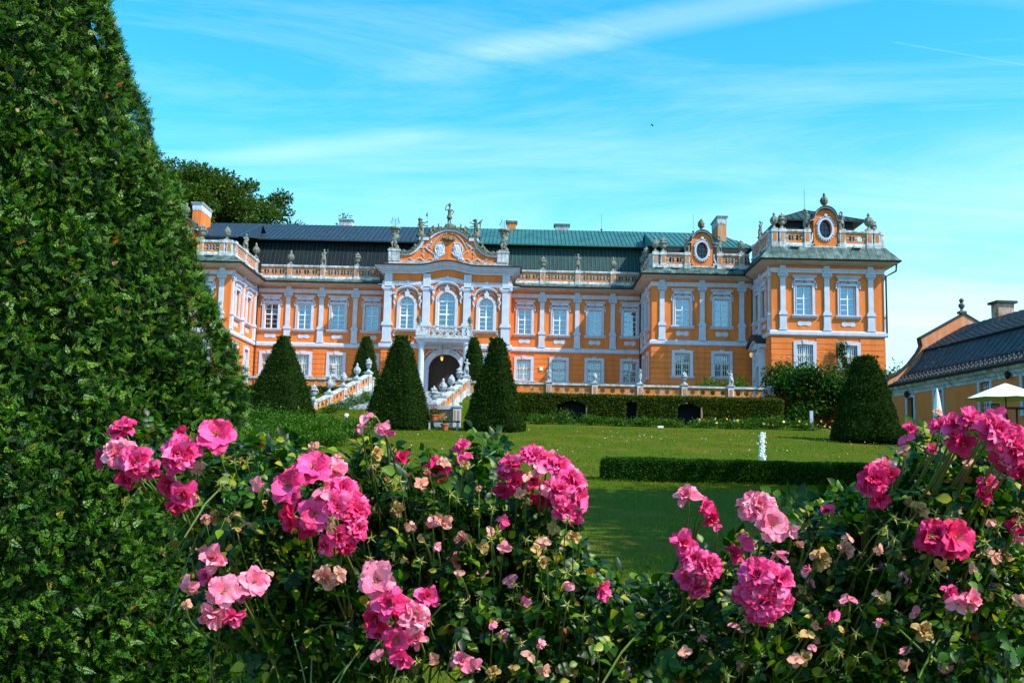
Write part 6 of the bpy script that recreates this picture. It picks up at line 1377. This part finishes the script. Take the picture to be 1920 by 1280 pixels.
def rose_bush(label, root, blooms, fillers, mass, n_leaf, seed):
    """blooms: (x, y, width px, depth, kind, colour, facing); mass: foliage lobes (x, y, rx px, ry px, depth, weight)"""
    r = random.Random(seed); o = tag(empty('rose_bush', root), label, 'rose bush', 'rose bushes in the foreground'); base = Vector(root); S = MB(); tips = []
    for i, (x, y, w, dpt, kind, col, face) in enumerate(blooms + fillers):
        p = at(x, y, dpt); rad = w / 2 / FPX * p.length * (.88 if kind != 'calyx' else 1.0); f = Vector(face).normalized() if face else Vector((r.uniform(-.7, .7), -1.0, r.uniform(-.2, .9))).normalized()
        if kind == 'droop': f = Vector((r.uniform(-.5, .5), -.5 + r.uniform(-.3, .3), r.uniform(-.4, .9))).normalized()
        me = flower_mesh(kind, col, r.randrange(4)); b = link('bloom' if kind not in ('calyx',) else 'rose_hip', me, o); q = f.to_track_quat('Z', 'Y').to_matrix() @ Matrix.Rotation(r.uniform(0, 6.28), 3, 'Z')
        b.matrix_local = Matrix.Translation(p - base) @ q.to_4x4() @ Matrix.Scale(rad, 4); tips.append((p - f * rad * .4, f, i < len(blooms)))
    canes = []
    for k in range(9): 
        x, y, rx, ry, dd, w = mass[k % len(mass)]; e = at(x + r.uniform(-.5, .5) * rx, y + r.uniform(-.6, .2) * ry, dd + r.uniform(.18, .35)) - base
        m_ = e * .5 + Vector((r.uniform(-.1, .1), r.uniform(-.05, .1), .15)); c = bezier(Vector((r.uniform(-.06, .06), r.uniform(-.06, .06), 0)), m_, e, 8); canes.append(c); S.tube(c, [.0048 - .0004 * q for q in range(9)], 5)
    allp = [p for c in canes for p in c[3:]]
    n_leaf = int(n_leaf * 2.7); ws = np.array([m_[5] for m_ in mass], float); ids = rng.choice(len(mass), n_leaf, p=ws / ws.sum()); P = np.zeros((n_leaf, 3))
    for j in range(n_leaf):
        x, y, rx, ry, dd, w = mass[ids[j]]; a = rng.random() * 6.283; q = rng.random() ** .5; p = at(x + rx * q * math.cos(a), y + ry * q * math.sin(a), dd + .02 + abs(rng.normal()) * .22 - (.14 if rng.random() < .22 and y > 900 else 0)); P[j] = p - base
    for p, f, big in tips:
        p = p - base; t = np.array(p + Vector((0, .16, -.12))); e = Vector(P[int(np.argmin(((P - t) ** 2).sum(1) + 9 * (P[:, 2] > p.z + .03)))]); S.tube(bezier(e, p - f * .04 + Vector((0, .03, -.03)), p, 6), [.003, .0027, .0024, .0021, .0019, .0017, .0015] if big else [.002, .0018, .0016, .0014, .0012, .0011, .001], 4)
    S.build('stem', GSTEM, o, smooth=True)
    d = rng.normal(size=(n_leaf, 3)) + [0, -.25, .15]; up = rng.normal(size=(n_leaf, 3)) * .5 + [.25, -.35, .8]; V, F = scatter(*CL, P, frames(d, up), .022 + .020 * rng.random(n_leaf)); np_obj('leaves', V, F, ROSELEAF, o, smooth=True)
    # thin twigs through the mass
    T = MB()
    for j in range(0, min(n_leaf, 520), 2):
        a = Vector(P[j]); b2 = min(allp, key=lambda q: (q - a).length) if j % 4 == 0 else a + Vector((r.uniform(-.1, .1), r.uniform(-.1, .1), -r.uniform(.02, .15))); T.tube([a, (a + b2) / 2 + Vector((0, 0, .01)), b2], .0016, 4)
    T.build('twigs', GSTEM, o)['kind'] = 'stuff'
    return o
def fill(n, xr, yr, dr, seed, kinds=(('calyx', 'dry', 40), ('droop', 'faded', 36), ('half', 'dry', 34), ('droop', 'dry', 34), ('droop', 'pale', 34)), ytop=None):
    r = random.Random(seed); out = []
    while len(out) < n:
        x, y = r.uniform(*xr), r.uniform(*yr)
        if ytop and y < ytop(x): continue
        k, c, w = r.choices(kinds, [8, 2.2, 1.6, 2.2, 1.4][:len(kinds)])[0]; out.append((x, y, w * r.uniform(.75, 1.25), r.uniform(*dr), k, c, None))
    return out
FR = (.1, -1, .35); GZ = -1.46
A_ = [(232, 806, 62, 1.72, 'double', 'pink', (-.3, -.6, .8)), (222, 850, 70, 1.70, 'double', 'pale', (-.4, -.8, .4)), (256, 868, 72, 1.68, 'double', 'pink', (.1, -1, .2)), (196, 858, 52, 1.74, 'half', 'deep', (-.9, -.4, .2)), (242, 893, 62, 1.72, 'half', 'deep', (-.2, -.7, -.3)), (283, 880, 50, 1.70, 'half', 'pink', (.5, -.7, -.3)),
      (338, 855, 86, 1.66, 'double', 'pink', (0, -1, .35)), (406, 818, 84, 1.68, 'open', 'pink', (.2, -.9, .5)), (318, 908, 58, 1.68, 'half', 'deep', (-.3, -.8, .1)), (345, 925, 66, 1.66, 'half', 'pink', (.1, -.9, -.3)), (330, 945, 50, 1.66, 'half', 'deep', (.1, -.8, -.5)), (372, 880, 40, 1.70, 'droop', 'faded', None), (366, 930, 38, 1.68, 'droop', 'faded', None),
      (400, 1048, 66, 1.60, 'half', 'pale', (0, -.8, .1)), (352, 1102, 60, 1.58, 'droop', 'pale', (0, -.4, .9)), (420, 1108, 72, 1.56, 'open', 'pale', (.2, -.9, .2)), (474, 1092, 66, 1.58, 'open', 'pale', (.6, -.8, .2)), (398, 1150, 66, 1.56, 'half', 'pale', (0, -.6, -.3)), (437, 1153, 54, 1.57, 'half', 'pink', (.3, -.5, -.4)), (504, 1072, 36, 1.60, 'droop', 'faded', None), (388, 1078, 44, 1.62, 'half', 'pink', None), (452, 1120, 44, 1.60, 'half', 'pale', None),
      (350, 1130, 30, 1.6, 'droop', 'faded', None), (460, 985, 34, 1.66, 'droop', 'faded', None), (388, 972, 30, 1.66, 'droop', 'faded', None), (338, 812, 34, 1.74, 'half', 'deep', None)]
rose_bush('rose bush at the left with pink clusters hanging before the big yew', (-.42, 2.15, GZ), A_, fill(16, (380, 520), (860, 1060), (1.6, 1.8), 1),
          [(440, 880, 70, 50, 1.75, 2), (470, 950, 80, 60, 1.75, 3), (430, 1010, 70, 50, 1.72, 2), (310, 815, 40, 14, 1.78, .18), (520, 850, 60, 24, 1.85, .5), (520, 1060, 60, 60, 1.8, 1.5), (560, 860, 50, 24, 1.85, .4), (540, 940, 60, 100, 1.85, 3), (420, 1120, 60, 50, 1.8, 1.2), (480, 1190, 70, 60, 1.85, 1.6), (310, 900, 60, 40, 1.8, .5)], 420, 3)
B_ = [(586, 880, 84, 1.62, 'open', 'pink', (.1, -.7, .7)), (544, 912, 82, 1.60, 'open', 'pink', (-.4, -.9, .3)), (628, 884, 66, 1.64, 'half', 'pale', (.5, -.7, .6)), (606, 920, 60, 1.57, 'droop', 'pale', (0, -1, .1)), (640, 922, 76, 1.62, 'double', 'pink', (.4, -.8, .5)), (592, 962, 76, 1.58, 'open', 'pink', (0, -1, 0)), (546, 970, 70, 1.62, 'half', 'deep', (-.6, -.7, -.1)), (663, 955, 76, 1.62, 'double', 'pink', (.7, -.7, .2)), (632, 948, 70, 1.58, 'double', 'pink', (.1, -1, .2)),
      (664, 990, 70, 1.62, 'double', 'pink', (.7, -.7, -.1)), (634, 1002, 64, 1.58, 'half', 'pink', (.2, -.9, -.3)), (610, 1020, 52, 1.60, 'half', 'pink', (-.1, -.8, -.5)), (574, 990, 52, 1.64, 'half', 'deep', None), (650, 1022, 50, 1.62, 'half', 'deep', (.4, -.7, -.5)), (623, 972, 40, 1.55, 'calyx', 'dry', FR), (620, 990, 38, 1.55, 'droop', 'faded', None), (548, 940, 50, 1.66, 'half', 'deep', None),
      (688, 778, 50, 1.70, 'droop', 'pale', None), (712, 800, 56, 1.70, 'droop', 'pale', None), (676, 800, 42, 1.72, 'droop', 'pale', None), (725, 812, 44, 1.70, 'droop', 'pink', None), (700, 780, 40, 1.70, 'calyx', 'dry', None), (704, 850, 40, 1.70, 'half', 'dry', None), (754, 860, 44, 1.74, 'half', 'deep', None), (822, 880, 62, 1.70, 'half', 'deep', (.2, -.8, -.2)), (832, 866, 44, 1.68, 'droop', 'faded', None), (870, 852, 52, 1.74, 'droop', 'pink', None), (866, 838, 40, 1.74, 'half', 'pink', None),
      (590, 840, 40, 1.78, 'droop', 'faded', None), (632, 858, 34, 1.76, 'droop', 'pale', None), (648, 876, 24, 1.76, 'droop', 'pink', None),
      (612, 1084, 60, 1.62, 'half', 'faded', None), (636, 1075, 44, 1.60, 'droop', 'faded', None), (708, 1086, 84, 1.56, 'open', 'pale', (-.1, -1, .2)), (732, 1130, 76, 1.55, 'half', 'pink', (0, -1, .1)), (800, 1118, 62, 1.60, 'half', 'pink', (.5, -.8, .1)), (705, 1160, 68, 1.56, 'half', 'deep', (-.4, -.9, -.1)), (778, 1158, 72, 1.56, 'double', 'pale', (.4, -.9, .1)), (745, 1195, 66, 1.55, 'open', 'pink', (.1, -.9, -.4)), (712, 1190, 56, 1.58, 'half', 'pink', None), (752, 1232, 60, 1.56, 'half', 'pink', (0, -.7, -.5)), (786, 1200, 46, 1.58, 'half', 'pale', None), (756, 1150, 60, 1.60, 'half', 'deep', None),
      (830, 978, 42, 1.66, 'half', 'faded', FR), (770, 984, 34, 1.66, 'droop', 'faded', None), (818, 1022, 32, 1.64, 'droop', 'pale', None), (786, 1008, 30, 1.62, 'droop', 'dry', None), (854, 1052, 42, 1.66, 'half', 'pale', (.5, -.6, .2)), (868, 1010, 44, 1.68, 'half', 'faded', None), (868, 1240, 50, 1.6, 'half', 'pale', None)]
rose_bush('rose bush left of the middle, with a big round pink cluster', (-.32, 1.95, GZ), B_, fill(60, (690, 880), (860, 1270), (1.58, 1.8), 2),
          [(640, 1060, 110, 50, 1.80, 3), (760, 960, 90, 90, 1.80, 6), (850, 935, 50, 60, 1.80, 2.6), (690, 1180, 110, 90, 1.78, 4.5), (560, 1130, 90, 90, 1.85, 3.5), (700, 880, 50, 40, 1.78, .9), (820, 1100, 80, 120, 1.75, 6), (600, 1240, 120, 50, 1.8, 3), (790, 890, 80, 30, 1.8, .7)], 950, 4)
C_ = [(958, 870, 56, 1.70, 'double', 'pink', (-.4, -.7, .6)), (1000, 858, 62, 1.70, 'double', 'pink', (0, -.7, .8)), (1046, 880, 70, 1.70, 'double', 'pink', (.5, -.7, .6)), (1030, 862, 50, 1.72, 'half', 'pale', (.3, -.6, .8)), (1072, 905, 70, 1.68, 'double', 'pink', (.7, -.7, .3)), (1086, 935, 58, 1.68, 'open', 'pink', (.8, -.6, .1)), (1044, 918, 66, 1.66, 'double', 'pink', (.3, -1, .2)), (1060, 955, 56, 1.67, 'double', 'pink', (.4, -.9, -.2)), (1000, 900, 56, 1.66, 'half', 'deep', (0, -1, 0)), (1016, 936, 60, 1.70, 'half', 'deep', (0, -.8, -.4)),
      (968, 905, 56, 1.70, 'half', 'deep', (-.4, -.8, 0)), (946, 888, 44, 1.72, 'half', 'pink', (-.7, -.7, .3)), (1008, 880, 44, 1.62, 'droop', 'pale', None), (990, 890, 40, 1.62, 'droop', 'faded', None), (1020, 918, 36, 1.62, 'droop', 'pale', None), (975, 925, 34, 1.64, 'droop', 'faded', None), (940, 920, 44, 1.72, 'half', 'deep', None), (1078, 972, 40, 1.7, 'half', 'pink', None),
      (942, 975, 40, 1.66, 'droop', 'pink', None), (922, 998, 34, 1.64, 'droop', 'faded', None), (1126, 1100, 54, 1.62, 'half', 'pink', (.8, -.5, -.2)), (1132, 1112, 44, 1.62, 'droop', 'pink', None), (906, 1072, 30, 1.66, 'droop', 'pale', None), (994, 1228, 44, 1.56, 'droop', 'faded', None), (1014, 1206, 30, 1.56, 'droop', 'pale', None), (890, 1250, 44, 1.56, 'droop', 'pale', None), (896, 918, 32, 1.7, 'droop', 'faded', None)]
rose_bush('rose bush in the middle, its bright pink cluster standing above the lawn', (.02, 1.95, GZ), C_, fill(80, (880, 1180), (930, 1275), (1.56, 1.8), 5, ytop=lambda x: 930 if x < 1080 else 1060),
          [(920, 960, 60, 70, 1.80, 3.5), (1000, 1010, 70, 50, 1.80, 4), (960, 1090, 120, 80, 1.76, 8), (1060, 1100, 70, 60, 1.80, 4), (1000, 1210, 160, 90, 1.72, 9), (1130, 1160, 90, 60, 1.76, 4), (910, 880, 40, 50, 1.82, 1.3), (1170, 1230, 100, 70, 1.7, 4)], 1150, 5)
D_ = [(1290, 930, 58, 1.66, 'half', 'pale', (-.3, -.8, .6)), (1320, 950, 48, 1.66, 'half', 'pink', (.3, -.8, .2)), (1330, 968, 48, 1.66, 'half', 'deep', (.4, -.8, -.3)), (1282, 1020, 68, 1.60, 'half', 'pink', (-.2, -.9, .4)), (1300, 1048, 60, 1.58, 'double', 'pink', (.1, -1, .1)), (1328, 1060, 60, 1.58, 'double', 'pink', (.5, -.8, 0)), (1288, 1082, 58, 1.60, 'half', 'pink', (-.3, -.8, -.3)), (1312, 1100, 52, 1.6, 'double', 'pink', (.1, -.7, -.5)),
      (1422, 952, 78, 1.60, 'double', 'pale', (-.1, -.9, .5)), (1448, 985, 72, 1.58, 'open', 'pale', (.2, -1, .1)), (1484, 992, 42, 1.60, 'droop', 'pale', None), (1394, 1018, 48, 1.60, 'droop', 'pink', None), (1456, 1038, 56, 1.60, 'droop', 'pale', None), (1420, 1078, 84, 1.54, 'double', 'pink', (-.2, -.9, .4)), (1460, 1090, 76, 1.54, 'double', 'pink', (.5, -.8, .2)), (1432, 1125, 84, 1.54, 'double', 'pink', (0, -1, -.2)), (1400, 1110, 60, 1.56, 'double', 'pink', (-.5, -.8, -.1)), (1466, 1130, 56, 1.56, 'double', 'pink', (.5, -.7, -.4)), (1422, 1152, 52, 1.56, 'half', 'deep', None), (1376, 1038, 44, 1.62, 'half', 'deep', None), (1552, 958, 34, 1.68, 'half', 'pink', None),
      (1560, 1160, 52, 1.56, 'droop', 'pink', None), (1590, 1122, 52, 1.58, 'droop', 'pale', None), (1584, 1030, 46, 1.64, 'half', 'faded', None), (1540, 1048, 46, 1.62, 'half', 'dry', None), (1516, 1066, 24, 1.6, 'droop', 'pink', None), (1530, 1170, 30, 1.58, 'droop', 'faded', None), (1526, 1212, 28, 1.58, 'droop', 'pale', None), (1345, 985, 30, 1.66, 'droop', 'pink', None)]
rose_bush('rose bush right of the middle, three pink clusters over the dark lawn shade', (.38, 1.9, GZ), D_, fill(75, (1250, 1660), (980, 1275), (1.56, 1.8), 6, ytop=lambda x: 1180 if x < 1380 else 1000),
          [(1300, 1150, 110, 70, 1.76, 5), (1440, 1190, 130, 80, 1.72, 7), (1530, 1060, 90, 80, 1.78, 7), (1590, 970, 60, 45, 1.82, 1.4), (1360, 1080, 45, 50, 1.78, 1.2), (1330, 1240, 160, 60, 1.7, 5), (1560, 1200, 110, 80, 1.72, 5), (1500, 980, 50, 50, 1.82, .5), (1220, 1190, 60, 60, 1.75, 2)], 1150, 6)
E_b = [(1640, 900, 66, 1.62, 'double', 'deep', (-.1, -1, .4)), (1656, 874, 50, 1.64, 'half', 'pale', (.2, -.6, .8)), (1622, 912, 46, 1.64, 'half', 'pink', (-.6, -.7, .1)), (1650, 935, 50, 1.62, 'half', 'deep', (.2, -.7, -.4)), (1672, 890, 36, 1.66, 'half', 'deep', None), (1752, 1005, 78, 1.56, 'double', 'deep', (-.3, -1, .3)), (1792, 1008, 80, 1.55, 'open', 'deep', (.4, -1, .2)), (1770, 1022, 60, 1.57, 'half', 'deep', (0, -1, -.3)),
      (1762, 800, 50, 1.60, 'half', 'pink', (-.3, -.6, .7)), (1790, 800, 66, 1.58, 'half', 'pink', (-.1, -.8, .6)), (1822, 790, 66, 1.56, 'half', 'pink', (.2, -.7, .7)), (1804, 830, 60, 1.56, 'half', 'deep', (0, -1, 0)), (1868, 812, 82, 1.54, 'double', 'pink', (.1, -1, .3)), (1866, 776, 46, 1.56, 'droop', 'pink', None), (1900, 835, 80, 1.54, 'double', 'pink', (.3, -.9, .3)), (1880, 858, 60, 1.56, 'half', 'deep', (0, -1, -.2)), (1916, 880, 66, 1.54, 'half', 'deep', (.3, -.9, -.2)), (1842, 808, 50, 1.58, 'half', 'deep', None), (1896, 866, 60, 1.55, 'double', 'pale', None),
      (1708, 802, 34, 1.66, 'half', 'pink', None), (1700, 820, 44, 1.66, 'droop', 'pink', None), (1694, 842, 34, 1.66, 'droop', 'faded', None), (1748, 842, 26, 1.64, 'half', 'pink', None), (1790, 824, 36, 1.6, 'half', 'pink', None), (1844, 925, 46, 1.62, 'half', 'deep', None), (1852, 905, 38, 1.62, 'half', 'pink', None), (1816, 870, 34, 1.64, 'droop', 'faded', None), (1796, 1132, 56, 1.56, 'droop', 'pale', None), (1820, 1125, 50, 1.56, 'half', 'pale', None), (1780, 1110, 38, 1.58, 'half', 'pink', None), (1730, 1182, 46, 1.56, 'half', 'dry', FR), (1660, 1122, 46, 1.58, 'droop', 'dry', None), (1648, 1114, 36, 1.58, 'droop', 'faded', None), (1724, 956, 44, 1.6, 'half', 'dry', None), (1864, 1040, 48, 1.6, 'droop', 'faded', None), (1912, 1125, 36, 1.56, 'droop', 'faded', None), (1760, 772, 30, 1.64, 'droop', 'faded', None), (1905, 985, 46, 1.62, 'half', 'deep', None)]
rose_bush('rose bush at the right edge, tallest, with magenta blooms up beside the cafe', (.78, 1.85, GZ), E_b, fill(70, (1660, 1915), (940, 1275), (1.54, 1.8), 7),
          [(1760, 855, 60, 32, 1.74, 1.3), (1850, 900, 70, 50, 1.70, 3), (1720, 910, 60, 40, 1.78, 2), (1690, 1000, 70, 60, 1.78, 4), (1820, 980, 90, 60, 1.74, 5.5), (1800, 1090, 130, 80, 1.72, 8), (1680, 1130, 90, 80, 1.74, 5), (1860, 1210, 110, 80, 1.68, 5), (1700, 1240, 130, 60, 1.70, 5), (1940, 1000, 60, 160, 1.7, 4)], 1450, 7)
